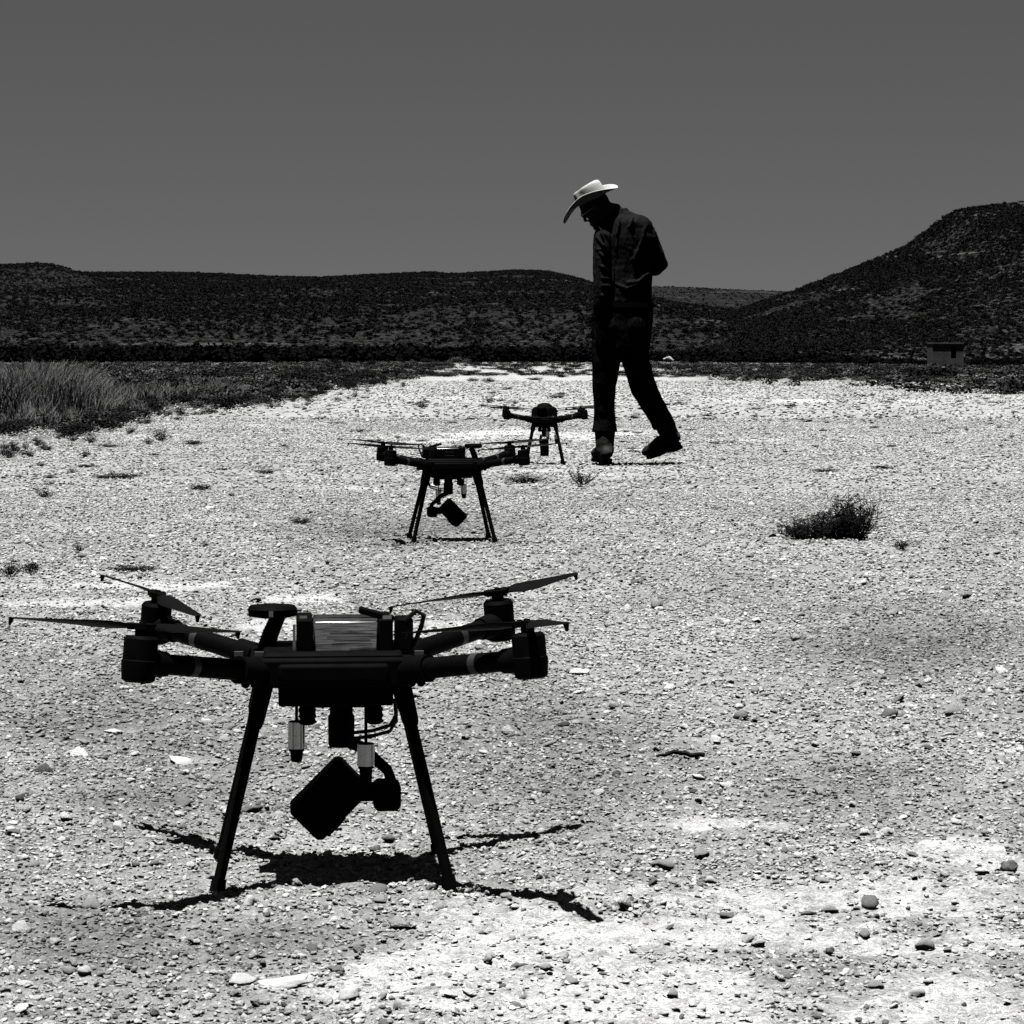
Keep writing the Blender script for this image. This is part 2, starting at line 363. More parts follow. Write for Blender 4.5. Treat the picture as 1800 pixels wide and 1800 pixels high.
def gravel():
    P, S, Rr, T = [], [], [], []
    def cls(d0, d1, lo, hi, per_m2, sink):
        area = 0.2 * (d1 * d1 - d0 * d0) + 1.3 * (d1 - d0); n = int(area * per_m2)
        u = RNG.uniform(0, 1, n * 2); d = d0 + (d1 - d0) * u; keep = RNG.uniform(0, 1, n * 2) < (0.4 * d + 1.3) / (0.4 * d1 + 1.3)
        d = d[keep][:n]; x = RNG.uniform(-1, 1, len(d)) * (0.2 * d + 0.65)
        pl = pale_at(x, d); cl = 0.55 + 1.1 * vn(x * 4, d * 4, 77)
        k = RNG.uniform(0, 1, len(d)) < np.clip(cl * (1.0 - 0.78 * sstep(0.38, 0.55, pl)), 0, 1); x, d, pl = x[k], d[k], pl[k]
        s = lo * (hi / lo) ** (RNG.uniform(0, 1, len(d)) ** 1.7) / 2
        sc = np.stack([s * RNG.uniform(0.8, 1.35, len(d)), s * RNG.uniform(0.8, 1.3, len(d)), s * RNG.uniform(0.4, 0.9, len(d))], 1)
        z = gz(x, d) + sc[:, 2] * (1 - sink) * 0.8
        P.append(np.stack([x, d, z], 1)); S.append(sc)
        Rr.append(np.stack([RNG.normal(0, 0.25, len(d)), RNG.normal(0, 0.25, len(d)), RNG.uniform(0, 6.28, len(d))], 1))
        t = 0.235 + 0.085 * RNG.normal(0, 1, len(d)) + 0.09 * sstep(0.35, 0.65, pl)
        t = np.where(RNG.uniform(0, 1, len(d)) < 0.07, RNG.uniform(0.05, 0.10, len(d)), t)
        T.append(np.clip(t * (1.08 - 0.45 * dark_at(x, d)), 0.04, 0.42))
    cls(2.5, 5.2, 0.0036, 0.0095, 12500, 0.3); cls(5.2, 8.5, 0.0048, 0.0115, 6000, 0.3); cls(8.5, 15, 0.007, 0.015, 2100, 0.3)
    cls(2.5, 15, 0.009, 0.019, 240, 0.45); cls(2.5, 32, 0.018, 0.036, 12, 0.4); cls(15, 32, 0.012, 0.024, 380, 0.35)
    cls(30, 75, 0.03, 0.06, 22, 0.4)
    P, S, Rr, T = [np.concatenate(q) for q in (P, S, Rr, T)]
    src = [rock_mesh('pebble', 100 + k, ICO2 if k < 5 else ICO1, M['pebble'], 0.42, 7) for k in range(8)]
    scatter('gravel', P, S, Rr, RNG.integers(0, 8, len(P)), T, src)
gravel()

# ------------------------------------------------------------------ hills
HILLS = []
def hill(name, ridge, Dr, Df, Db, px0, px1, nx, ny, p=1.0, amp=0.6, foot=0.0, seed=1):
    rg = interp(ridge); tt = np.linspace(0.05, 1, 60); over = float(np.max(tt ** p / ((Df + (Dr - Df) * tt) / Dr)))
    def hz(x, y):
        px = 900 + x * F / Dr; top = H0 + (HOR - rg(px)) * Dr / F / over - 0.4
        t = np.clip((y - Df) / (Dr - Df), 0, 1); b = np.clip((y - Dr) / (Db - Dr), 0, 1)
        prof = np.where(y <= Dr, t ** p, np.cos(b * math.pi / 2))
        gul = fbm(x / (0.07 * Dr), y / (0.12 * Dr), seed, 4) * amp * 2.2 * np.sin(np.clip(t, 0, 1) * math.pi)
        led = 0.35 * amp * (vn(x / 30, y / 30, seed + 50) - 0.5)
        terr = amp * 0.12 * np.sin(prof * top * 2 * math.pi / (top.max() / 7 + 1e-6)) * sstep(0, 0.1, t) * (1 - sstep(0.9, 1, t))
        return np.where(top * prof > 0.0, (top + foot) * prof - foot + gul + led * prof + terr, -foot) - 0.8 * (1 - sstep(0, 0.06, t))
    xs = (np.linspace(px0, px1, nx) - 900) * Dr / F
    ys = np.concatenate([np.linspace(Df, Dr, ny), np.linspace(Dr, Db, 12)[1:]])
    X, Y = np.meshgrid(xs, ys); Z = hz(X, Y); nr, nc = X.shape
    i = np.arange(nr - 1)[:, None] * nc + np.arange(nc - 1)[None, :]
    me = fast_mesh(name, np.stack([X, Y, Z], -1).reshape(-1, 3), np.stack([i, i + 1, i + nc + 1, i + nc], -1).reshape(-1, 4), M['hill'], True)
    structure(obj(name, me)); HILLS.append((hz, xs[0], xs[-1], Df, Dr, Db))
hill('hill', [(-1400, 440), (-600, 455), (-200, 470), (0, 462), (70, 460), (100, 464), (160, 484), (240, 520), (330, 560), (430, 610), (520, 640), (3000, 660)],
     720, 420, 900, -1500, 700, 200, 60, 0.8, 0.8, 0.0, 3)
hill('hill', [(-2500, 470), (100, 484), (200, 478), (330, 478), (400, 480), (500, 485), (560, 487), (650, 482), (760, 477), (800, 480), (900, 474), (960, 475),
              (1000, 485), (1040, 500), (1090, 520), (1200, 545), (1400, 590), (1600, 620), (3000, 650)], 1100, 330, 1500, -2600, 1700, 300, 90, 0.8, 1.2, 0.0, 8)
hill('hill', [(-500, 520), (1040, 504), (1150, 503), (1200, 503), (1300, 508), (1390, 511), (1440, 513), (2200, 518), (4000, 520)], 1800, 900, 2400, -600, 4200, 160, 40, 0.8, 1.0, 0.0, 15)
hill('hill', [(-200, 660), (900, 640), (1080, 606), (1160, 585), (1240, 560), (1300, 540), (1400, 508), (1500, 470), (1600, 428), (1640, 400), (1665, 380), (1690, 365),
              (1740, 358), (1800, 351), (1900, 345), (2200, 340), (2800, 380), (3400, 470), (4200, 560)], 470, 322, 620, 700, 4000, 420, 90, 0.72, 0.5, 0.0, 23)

def leaf_clump(name, seed, n, m, leaf=0.22, flat=0.9, gap=0.5):
    """many small leaf faces spread through a lumpy crown standing on z=0, about one unit wide and high"""
    r = np.random.default_rng(seed); lob = r.normal(size=(7, 3)); lob[:, 2] = np.abs(lob[:, 2]) * 0.8
    lob = lob / np.linalg.norm(lob, axis=1)[:, None] * r.uniform(0.15, 0.34, (7, 1)); lob[:, 2] = lob[:, 2] * flat + 0.32
    c = lob[r.integers(0, 7, n)] + r.normal(size=(n, 3)) * np.array([0.13, 0.13, 0.12]); c[:, 2] = np.abs(c[:, 2])
    a = r.normal(size=(n, 3)); a /= np.linalg.norm(a, axis=1)[:, None]; b = np.cross(a, r.normal(size=(n, 3))); b /= np.linalg.norm(b, axis=1)[:, None]
    s = leaf * r.uniform(0.5, 1.2, (n, 1))
    V = np.stack([c - a * s * 0.5, c + b * s * 0.3, c + a * s * 0.5, c - b * s * 0.3], 1).reshape(-1, 3)
    return fast_mesh(name, V, np.arange(4 * n).reshape(-1, 4), m)

def hill_brush():
    P, S = [], []
    for (hz, x0, x1, Df, Dr, Db), n in zip(HILLS, (28000, 130000, 16000, 85000)):
        x = RNG.uniform(x0, x1, n * 3); y = Df + (Dr * 1.02 - Df) * RNG.uniform(0, 1, n * 3) ** 0.9
        k = (np.abs(x / y) < 0.34) & (vn(x / (0.012 * Dr), y / (0.03 * Dr), 4) + 0.35 * vn(x / (0.05 * Dr), y / (0.08 * Dr), 9) > RNG.uniform(0.05, 1.0, n * 3))
        x, y = x[k][:n], y[k][:n]; z = hz(x, y); ok = z > -0.5; x, y, z = x[ok], y[ok], z[ok]
        s = RNG.uniform(0.4, 1.1, len(x)) ** 1.6 * (0.55 + 0.45 * Dr / 1000)
        P.append(np.stack([x, y, z - 0.1], 1)); S.append(np.stack([s * 1.25, s * 1.25, s * RNG.uniform(0.5, 1.0, len(x))], 1))
    P, S = np.concatenate(P), np.concatenate(S); n = len(P)
    src = [leaf_clump('hill_bush', 300 + k, 46, M['hill_bush'], 0.36) for k in range(5)]
    R = np.zeros((n, 3)); R[:, 2] = RNG.uniform(0, 6.28, n)
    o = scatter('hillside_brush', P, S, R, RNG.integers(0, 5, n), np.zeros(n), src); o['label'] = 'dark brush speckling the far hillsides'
hill_brush()

def brush_belt():
    n = 5200; y = RNG.uniform(225, 330, n); x = RNG.uniform(-0.42, 0.42, n) * y
    s = RNG.uniform(0.9, 2.0, n) * np.where(x > 10, 0.7, 1.0)
    k = ~((np.abs(x / y - 0.1524) < 0.014) & (y < 306)) & ~((np.abs(x / y - 0.055) < 0.006) & (y < 262)); x, y, s = x[k], y[k], s[k]; n = len(x)
    k2 = ~((x > 28) & (x < 70) & (y < 262)); x, y, s = x[k2], y[k2], s[k2]; n = len(x)
    P = np.stack([x, y, gz(x, y) - 0.1], 1); S = np.stack([s * 1.3, s * 1.3, s], 1); R = np.zeros((n, 3)); R[:, 2] = RNG.uniform(0, 6.28, n)
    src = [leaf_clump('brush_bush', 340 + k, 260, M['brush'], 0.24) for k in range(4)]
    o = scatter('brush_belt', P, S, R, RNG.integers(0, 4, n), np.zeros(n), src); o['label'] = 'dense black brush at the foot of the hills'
brush_belt()

# ------------------------------------------------------------------ grass and scrub on the left
def grass():
    V, Fc = [], []; o = 0; n = 1150; r = RNG
    y = 23.5 * (130 / 23.5) ** r.uniform(0, 1, n * 5); x = -r.uniform(-0.02, 0.30, n * 5) * y
    e_ = EDGE(HOR + H0 * F / y) - (900 + x * F / y)
    k = in_scrub(x, y) & (r.uniform(0, 1, n * 5) < 0.12 + 0.9 * sstep(0, 170, e_)) & (vn(x * 0.9, y * 0.4, 71) > r.uniform(0.5, 0.72, n * 5)); x, y = x[k][:n], y[k][:n]
    tall = np.clip(1.15 - 0.012 * (y - 24), 0.35, 1.15) * (0.15 + 1.25 * vn(x * 0.6, y * 0.3, 72)) * np.clip(0.55 + (-x - 2.2) * 0.14, 0.35, 1.0)
    e_ = EDGE(HOR + H0 * F / y) - (900 + x * F / y); tall = tall * (0.32 + 0.5 * sstep(0, 160, e_)) * (0.55 + 0.45 * sstep(260, 60, 900 + x * F / y))
    for xi, yi, hi in zip(x, y, tall):
        nb = int(max(16, 105 * (26 / yi) ** 0.5)); h = 0.62 * hi * r.uniform(0.45, 1.1, nb); az = r.uniform(0, 6.28, nb); ln = r.uniform(0.1, 0.8, nb) * h
        bx = xi + r.normal(0, 0.06, nb); by = yi + r.normal(0, 0.06, nb); w = 0.0015 * (1 + yi / 26) * r.uniform(0.7, 1.3, nb)
        dx = np.cos(az); dy = np.sin(az); lean = (0.12 + 0.25 * (vn(xi * .7, yi * .3, 74) - .5)) * h
        p0 = np.stack([bx, by, np.full(nb, -0.02)], 1); p1 = np.stack([bx + dx * ln * .35 + lean * .3, by + dy * ln * .35, h * .6], 1); p2 = np.stack([bx + dx * ln + lean, by + dy * ln, h], 1)
        sd = np.stack([w, w * r.uniform(-.5, .5, nb), np.zeros(nb)], 1)
        V.append(np.stack([p0 - sd, p0 + sd, p1 + sd * .8, p1 - sd * .8, p2 + sd * .25, p2 - sd * .25], 1).reshape(-1, 3))
        q = np.arange(nb)[:, None] * 6 + o
        Fc.append(np.concatenate([q + np.array([[0, 1, 2, 3]]), q + np.array([[3, 2, 4, 5]])])); o += nb * 6
    ob = stuff(obj('grass', fast_mesh('grass', np.concatenate(V), np.concatenate(Fc), M['grass'])))
    ob['label'] = 'tall dry grass along the left edge of the plain'
grass()

# ------------------------------------------------------------------ shrubs, tufts
def twig_mesh(name, seed, stems, m, spread=0.6, sub=3, leaf=0, thick=0.012, arch=0.3):
    """wiry plant about one unit wide and high, made of branching three-sided twigs"""
    r = random.Random(seed); b = MB()
    for i in range(stems):
        az = r.uniform(0, 6.283); out = r.uniform(0.15, 1.0) * spread * 0.5; h = r.uniform(0.35, 1.0) * (1 - 0.45 * out / (spread * 0.5 + 1e-6))
        p = Vector((r.gauss(0, 0.05), r.gauss(0, 0.05), -0.03)); pts = [p]
        for k in range(1, 5):
            t = k / 4; pts.append(Vector((math.cos(az) * out * (t ** (1 - arch)) + r.gauss(0, .02), math.sin(az) * out * (t ** (1 - arch)) + r.gauss(0, .02), h * t ** (1 + arch * .5) + r.gauss(0, .012))))
        b.tube(pts, [thick * (1 - .75 * k / 4) for k in range(5)], 3)
        for s in range(sub):
            k = r.randint(1, 3); q = pts[k].lerp(pts[k + 1], r.random()); a2 = r.uniform(0, 6.283); l = r.uniform(.1, .3)
            e = q + Vector((math.cos(a2) * l, math.sin(a2) * l, r.uniform(-.02, .8) * l)); mdl = q.lerp(e, .5) + Vector((0, 0, .03))
            b.tube([q, mdl, e], [thick * .6, thick * .45, thick * .2], 3)
            for f in range(leaf):
                c = q.lerp(e, r.random()) + Vector((r.gauss(0, .02), r.gauss(0, .02), r.gauss(0, .02))); u = Vector((r.gauss(0, 1), r.gauss(0, 1), r.gauss(0, 1))).normalized() * .03
                v = u.orthogonal().normalized() * .014; b.add([c - u, c + v, c + u, c - v], [(0, 1, 2, 3)])
    return b.mesh(name, m, None)
TUFT = [twig_mesh('dry_tuft', 400 + k, 26, M['scrub'], 1.0, 4, 2, 0.014) for k in range(6)]
MATT = [twig_mesh('creeping_tuft', 420 + k, 46, M['scrub'], 1.1, 5, 4, 0.012, 0.5) for k in range(4)]
SHRUB = [leaf_clump('dark_shrub', 440 + k, 700, M['scrub'], 0.10) for k in range(4)] + [leaf_clump('grey_shrub', 450 + k, 700, M['scrub_grey'], 0.10) for k in range(3)]
def plant(name, me, px, row, wpx, hpx, label, group=None, cat='plant', rz=None):
    x, d = ground_at(px, row); o = obj(name, me); w = wpx * d / F; h = hpx * d / F
    o.location = (x, d, gz1(x, d)); o.scale = (w, w * 0.8, h); o.rotation_euler = (0, 0, random.uniform(0, 6.28) if rz is None else rz)
    return tag(o, label, cat, group)

# the big dry bush to the right
bx, bd = ground_at(1455, 948); k = bd / F
bush = tag(empty('desert_bush', (bx, bd, gz1(bx, bd))), 'large dark twiggy bush alone on the gravel right of the drones', 'bush')
def bush_part(name, seed, cx, w, h, n, leaf, sub=5, thick=.010):
    o = obj(name, twig_mesh(name, seed, n, M['scrub'], 1.0, sub, leaf, thick, .4), bush)
    o.location = ((cx - 1455) * k, 0, 0); o.scale = (w * k, w * k * .7, h * k); return o
bush_part('stems', 1, 1425, 115, 50, 80, 2, 5, .009); bush_part('stems', 2, 1468, 105, 84, 85, 2, 5, .009); bush_part('stems', 3, 1500, 100, 100, 60, 2, 5, .010); bush_part('stems', 4, 1512, 66, 125, 16, 5, 5, .012)
bush_part('stems', 5, 1398, 70, 52, 50, 2, 5, .010)
plant('dry_tuft', TUFT[1], 1585, 967, 62, 24, 'faint wispy tuft just right of the big twiggy bush', cat='plant')
plant('dry_tuft', TUFT[0], 1025, 853, 72, 46, 'wiry tuft in front of the walking man\'s left boot')
plant('creeping_tuft', MATT[0], 925, 849, 92, 20, 'low spreading grass patch below the farthest drone')
plant('dry_tuft', TUFT[2], 20, 1013, 70, 40, 'bare branching twigs at the left edge of the frame')
plant('dark_shrub', SHRUB[0], 57, 1016, 32, 38, 'small dense dark shrub beside bare twigs at the left edge')
plant('dry_tuft', TUFT[3], 140, 970, 38, 26, 'spiky little tuft left of the nearest drone, farther back')
plant('creeping_tuft', MATT[1], 233, 1003, 100, 15, 'flat dark creeper behind the nearest drone\'s left propeller')
plant('dry_tuft', TUFT[4], 117, 1304, 22, 14, 'tiny dark tuft on the gravel left of the nearest drone')
plant('creeping_tuft', MATT[2], 530, 922, 40, 16, 'curled dry sprig left of the middle drone')
plant('dry_tuft', TUFT[5], 745, 718, 42, 22, 'round wiry tuft behind the middle drone on the pale plain')
plant('creeping_tuft', MATT[3], 207, 841, 95, 15, 'widest flat dark mat of creeper in the left middle ground')
plant('dry_tuft', TUFT[1], 283, 775, 50, 34, 'tallest feathery tuft standing free at the scrub\'s front edge')
G1 = 'low dry tufts dotted over the plain'
def L1(px, row):
    return 'small low dark tuft on the pale gravel, ' + (('between the left scrub and the middle drone' if px < 620 else 'near the two farther drones' if px < 1060 else 'right of the walking man') if row > 720 else
        'far off left of the walking man' if px < 1040 else 'far off right of the walking man')
for i, (px, row, w, h) in enumerate([(360, 960, 20, 9), (353, 861, 56, 12), (467, 833, 40, 11), (127, 833, 26, 13), (77, 875, 52, 24), (147, 805, 28, 18), (52, 803, 28, 17),
        (72, 821, 28, 11), (160, 779, 38, 18), (190, 786, 48, 6), (260, 781, 28, 17), (340, 781, 52, 8), (10, 789, 34, 16), (35, 841, 22, 10), (90, 853, 26, 11), (152, 821, 62, 6),
        (87, 841, 26, 9), (708, 876, 22, 10), (1450, 829, 62, 7), (1549, 824, 52, 6), (860, 672, 30, 9), (832, 671, 26, 8), (1329, 720, 32, 5), (1327, 733, 20, 5), (1245, 738, 34, 5),
        (1389, 715, 34, 5), (1418, 742, 28, 4), (1490, 732, 26, 4), (1547, 735, 20, 5), (1537, 753, 26, 5), (1625, 758, 14, 6), (1699, 757, 20, 7), (1755, 753, 16, 6), (1321, 712, 18, 4),
        (1557, 708, 34, 4), (1533, 696, 16, 5), (1261, 781, 16, 5), (1738, 768, 14, 5), (1779, 769, 14, 6), (700, 770, 18, 5), (650, 776, 26, 4), (1180, 712, 40, 5), (980, 700, 34, 9),
        (860, 708, 26, 14), (905, 710, 24, 9), (500, 758, 20, 4), (560, 777, 14, 6), (1100, 760, 16, 5), (820, 660, 30, 7), (940, 668, 40, 6), (640, 700, 22, 4), (590, 745, 40, 4),
        (500, 785, 18, 5), (390, 826, 30, 4), (270, 800, 40, 4), (1120, 732, 24, 9), (1210, 735, 12, 6)]):
    flat = h < w * 0.35
    plant('creeping_tuft' if flat else 'dry_tuft', MATT[i % 4] if flat else TUFT[i % 6], px, row, w, h * 1.2, L1(px, row), G1)
for i in range(110):
    row = random.uniform(676, 800); px = random.uniform(560, 1800); plant('creeping_tuft', MATT[i % 4], px, row, random.uniform(10, 36), random.uniform(2.5, 5.5), L1(px, row), G1)

for i in range(60):
    row = random.uniform(672, 812); px = float(EDGE(row)) + 85 * random.random() ** 1.5; q = (row - HOR) / 150
    plant('dry_tuft', TUFT[i % 6], px, row, random.uniform(14, 34) * (.4 + q), random.uniform(8, 18) * (.4 + q), 'small dark tuft spilling onto the gravel from the left scrub, ' + ('near part' if row > 740 else 'far part'), 'tufts spilling out of the scrub')
G2 = 'dark shrubs in the scrub left of the plain'
plant('dark_shrub', SHRUB[1], 403, 727, 52, 44, 'biggest black rounded shrub at the front of the left scrub', cat='shrub')
plant('dark_shrub', SHRUB[2], 205, 740, 62, 30, 'low black shrub where tall grass meets the gravel', cat='shrub')
for i, (px, row, w, h) in enumerate([(320, 716, 60, 36), (265, 725, 70, 30), (360, 708, 80, 30), (480, 708, 60, 30), (540, 692, 70, 34), (300, 690, 90, 40), (230, 700, 110, 46), (440, 690, 90, 34), (600, 678, 70, 26),
        (160, 720, 90, 50), (90, 745, 80, 44), (20, 766, 90, 40), (520, 672, 90, 28), (650, 668, 60, 22), (120, 690, 120, 40), (390, 670, 110, 32), (690, 662, 60, 20), (40, 700, 110, 40)]):
    plant('dark_shrub', SHRUB[i % 4], px, row, w, h, ('broad' if w > 80 else 'rounded') + ' black bush standing in the dry grass at left, ' + ('front edge' if row > 705 else 'farther back'), 'black bushes in the dry grass', 'shrub')
plant('dark_shrub', SHRUB[3], 142, 763, 46, 26, 'squat dark shrub below the tallest grass at far left', cat='shrub')
for i in range(130):
    row = HOR + 16 + 135 * random.random() ** 1.3; e = float(EDGE(row)); px = e + 12 - 330 * random.random() ** 1.8; far = (row - HOR) / 150
    if px < -120: continue
    side = 'nearest the camera' if row > 725 else 'midway along its edge' if row > 682 else 'at its far end'
    plant('dark_shrub' if i % 7 < 4 else 'grey_shrub', SHRUB[i % 7], px, row, random.uniform(26, 75) * (0.35 + far), random.uniform(14, 30) * (0.4 + far),
          ('dark' if i % 7 < 4 else 'greyish') + ' shrub in the grassy scrub left of the plain, ' + side, G2, 'shrub')
G3 = 'low brush along the far right edge of the plain'
for i in range(270):
    px = random.uniform(740, 1860); t = (px - 780) / 1000.0
    row = random.choice([random.gauss(661 + 24 * max(0, t - .35), 1.8), random.gauss(645 + 10 * t, 3.0), random.gauss(651 + 20 * t, 2)])
    row = max(row, 637); near = row > 655 + 20 * t
    where = 'left of the walking man' if px < 1040 else 'behind the walking man' if px < 1200 else 'between the man and the hut' if px < 1590 else 'around the hut'
    plant('dark_shrub' if i % 3 else 'grey_shrub', SHRUB[i % 7], px, row, random.uniform(18, 64), random.uniform(5, 12),
          ('dark' if i % 7 < 4 else 'greyish') + ' low brush clump beyond the pale plain, ' + where, G3, 'shrub')
plant('dark_shrub', SHRUB[0], 1650, 668, 110, 34, 'wide black shrub in front of the small block hut', cat='shrub')
plant('dark_shrub', SHRUB[1], 1600, 660, 60, 22, 'dark shrub just left of the wide one before the hut', cat='shrub')
plant('dark_shrub', SHRUB[2], 1440, 652, 50, 16, 'black shrub alone on the far flat, left of the hut', cat='shrub')

def ground_cover():
    n = 30000; y = 45 * (230 / 45) ** RNG.uniform(0, 1, n); x = RNG.uniform(-0.30, 0.30, n) * y
    k = litter_at(x, y) * (0.2 + 1.3 * vn(x * 0.2, y * 0.10, 65)) > RNG.uniform(0.12, 1.1, n); x, y = x[k], y[k]; n = len(x)
    s = RNG.uniform(0.12, 0.42, n); R = np.zeros((n, 3)); R[:, 2] = RNG.uniform(0, 6.28, n)
    src = [leaf_clump('cover_clump', 460 + k, 60, M['scrub'] if k < 3 else M['scrub_grey'], 0.22) for k in range(5)]
    o = scatter('ground_cover', np.stack([x, y, gz(x, y) - .02], 1), np.stack([s * 1.5, s * 1.5, s * RNG.uniform(.4, .9, n)], 1), R, RNG.integers(0, 5, n), np.zeros(n), src); o['label'] = 'sparse low scrub on the flat beyond the plain'
ground_cover()

# ------------------------------------------------------------------ hut and pale rock far off
def hut():
    d = 300.0; k = d / F; x = (1662 - 900) * k; z = gz1(x, d); t = empty('block_hut', (x, d, z), 0.06)
    w, h, dp = 55 * k, 40 * k, 2.6; b = MB()
    ox0, ox1, oz0, oz1 = 0.30, 0.86, h - 1.5, h - 0.25            # dark opening near the right
    for (x0, x1, z0, z1) in ((-w / 2, ox0, -.3, h), (ox1, w / 2, -.3, h), (ox0, ox1, -.3, oz0), (ox0, ox1, oz1, h)):
        b.box(((x0 + x1) / 2, -dp / 2 + .1, (z0 + z1) / 2), (x1 - x0, .2, z1 - z0))
    b.box((-w / 2 + .1, .1, h / 2 - .15), (.2, dp - .2, h + .3)); b.box((w / 2 - .1, .1, h / 2 - .15), (.2, dp - .2, h + .3)); b.box((0, dp / 2 + .05, h / 2 - .15), (w, .2, h + .3))
    b.build('wall', M['hut'], t, None)
    MB().box((0, 0.05, h + .07), (w + .1, dp + .3, .14)).build('roof', M['hut'], t, None, .02)
    f = MB(); f.box(((ox0 + ox1) / 2, -dp / 2 + .24, (oz0 + oz1) / 2), (ox1 - ox0 + .1, .05, oz1 - oz0 + .1)); f.build('opening_shade_panel', M['hut_dark'], t, None)  # near-black panel behind the wall hole, standing in for the shade inside
    tag(t, 'small grey block hut with one dark opening at the foot of the right hill', 'hut')
hut()

# ------------------------------------------------------------------ stones
ROCKS = {t: [rock_mesh('stone', 500 + 10 * j + k, ICO3 if k < 3 else ICO2, M['stone_' + t], 0.42, 12) for k in range(6)] for j, t in enumerate(('pale', 'grey', 'dark'))}
def place_of(px, row):
    if row > 1590: return 'bottom left foreground' if px < 600 else 'bottom centre foreground' if px < 1150 else 'bottom right foreground'
    if row > 1200: return 'left of the nearest drone' if px < 400 else 'under and beside the nearest drone' if px < 1080 else 'right of the nearest drone'
    if row > 960: return 'behind the nearest drone' if px < 1080 else 'on the open gravel at mid right'
    return 'around the two farther drones'
def stone(px, row, w, h, tone, label, group=None):
    x, d = ground_at(px, row); k = d / F; o = obj('stone', random.choice(ROCKS[tone])); sx, sz = w * k / 2 / .85, h * k / 2 / .8
    o.scale = (sx, sx * random.uniform(.7, 1.0), sz); o.location = (x, d, gz1(x, d) + sz * .38)
    o.rotation_euler = (random.gauss(0, .12), random.gauss(0, .12), random.uniform(0, 6.28)); return tag(o, label, 'stone', group)
GS = 'stones lying on the gravel plain'
SL = {'pale': 'pale loose stone lying on the gravel', 'grey': 'grey loose stone lying on the gravel', 'dark': 'dark loose stone lying on the gravel'}
for px, row, w, h, tone, label in [
        (1158, 1070, 24, 26, 'grey', 'upright angular stone alone on the gravel in the middle right'), (1569, 1083, 30, 16, 'grey', 'flat-topped stone far right, level with the nearest drone\'s rear propellers'),
        (1565, 1260, 32, 22, 'dark', 'dark jagged stone at the right, left one of a pair'), (1674, 1256, 34, 24, 'grey', 'pale-topped stone at the right, right one of a pair'),
        (1527, 1598, 44, 30, 'dark', 'biggest dark stone in the lower right gravel'), (1627, 1668, 36, 28, 'grey', 'rounded grey stone below the biggest dark one at lower right'),
        (1611, 1750, 40, 26, 'pale', 'domed pale stone near the bottom right'), (1167, 1530, 42, 24, 'grey', 'low broad grey stone right of the nearest drone\'s shadow'),
        (160, 1596, 40, 34, 'grey', 'large grey stone at the tip of the drone\'s left shadow'), (186, 1597, 22, 18, 'grey', 'small stone leaning on the large one at the shadow\'s left tip'),
        (438, 1588, 28, 26, 'pale', 'round pale stone below the nearest drone\'s left foot'), (663, 1566, 42, 20, 'dark', 'black stone between the nearest drone\'s feet, just below its shadow'),
        (614, 1756, 66, 24, 'pale', 'large flat pale slab of stone at the bottom, left of centre'), (490, 1738, 72, 16, 'pale', 'long flat pale stone at the bottom left of centre'),
        (321, 1414, 38, 14, 'dark', 'long dark stone above the drone\'s left shadow'), (705, 957, 22, 14, 'dark', 'dark lump of stone beside the middle drone\'s left foot'),
        (1115, 736, 24, 14, 'dark', 'dark rock standing between the man\'s two legs')]:
    stone(px, row, w, h, tone, label)
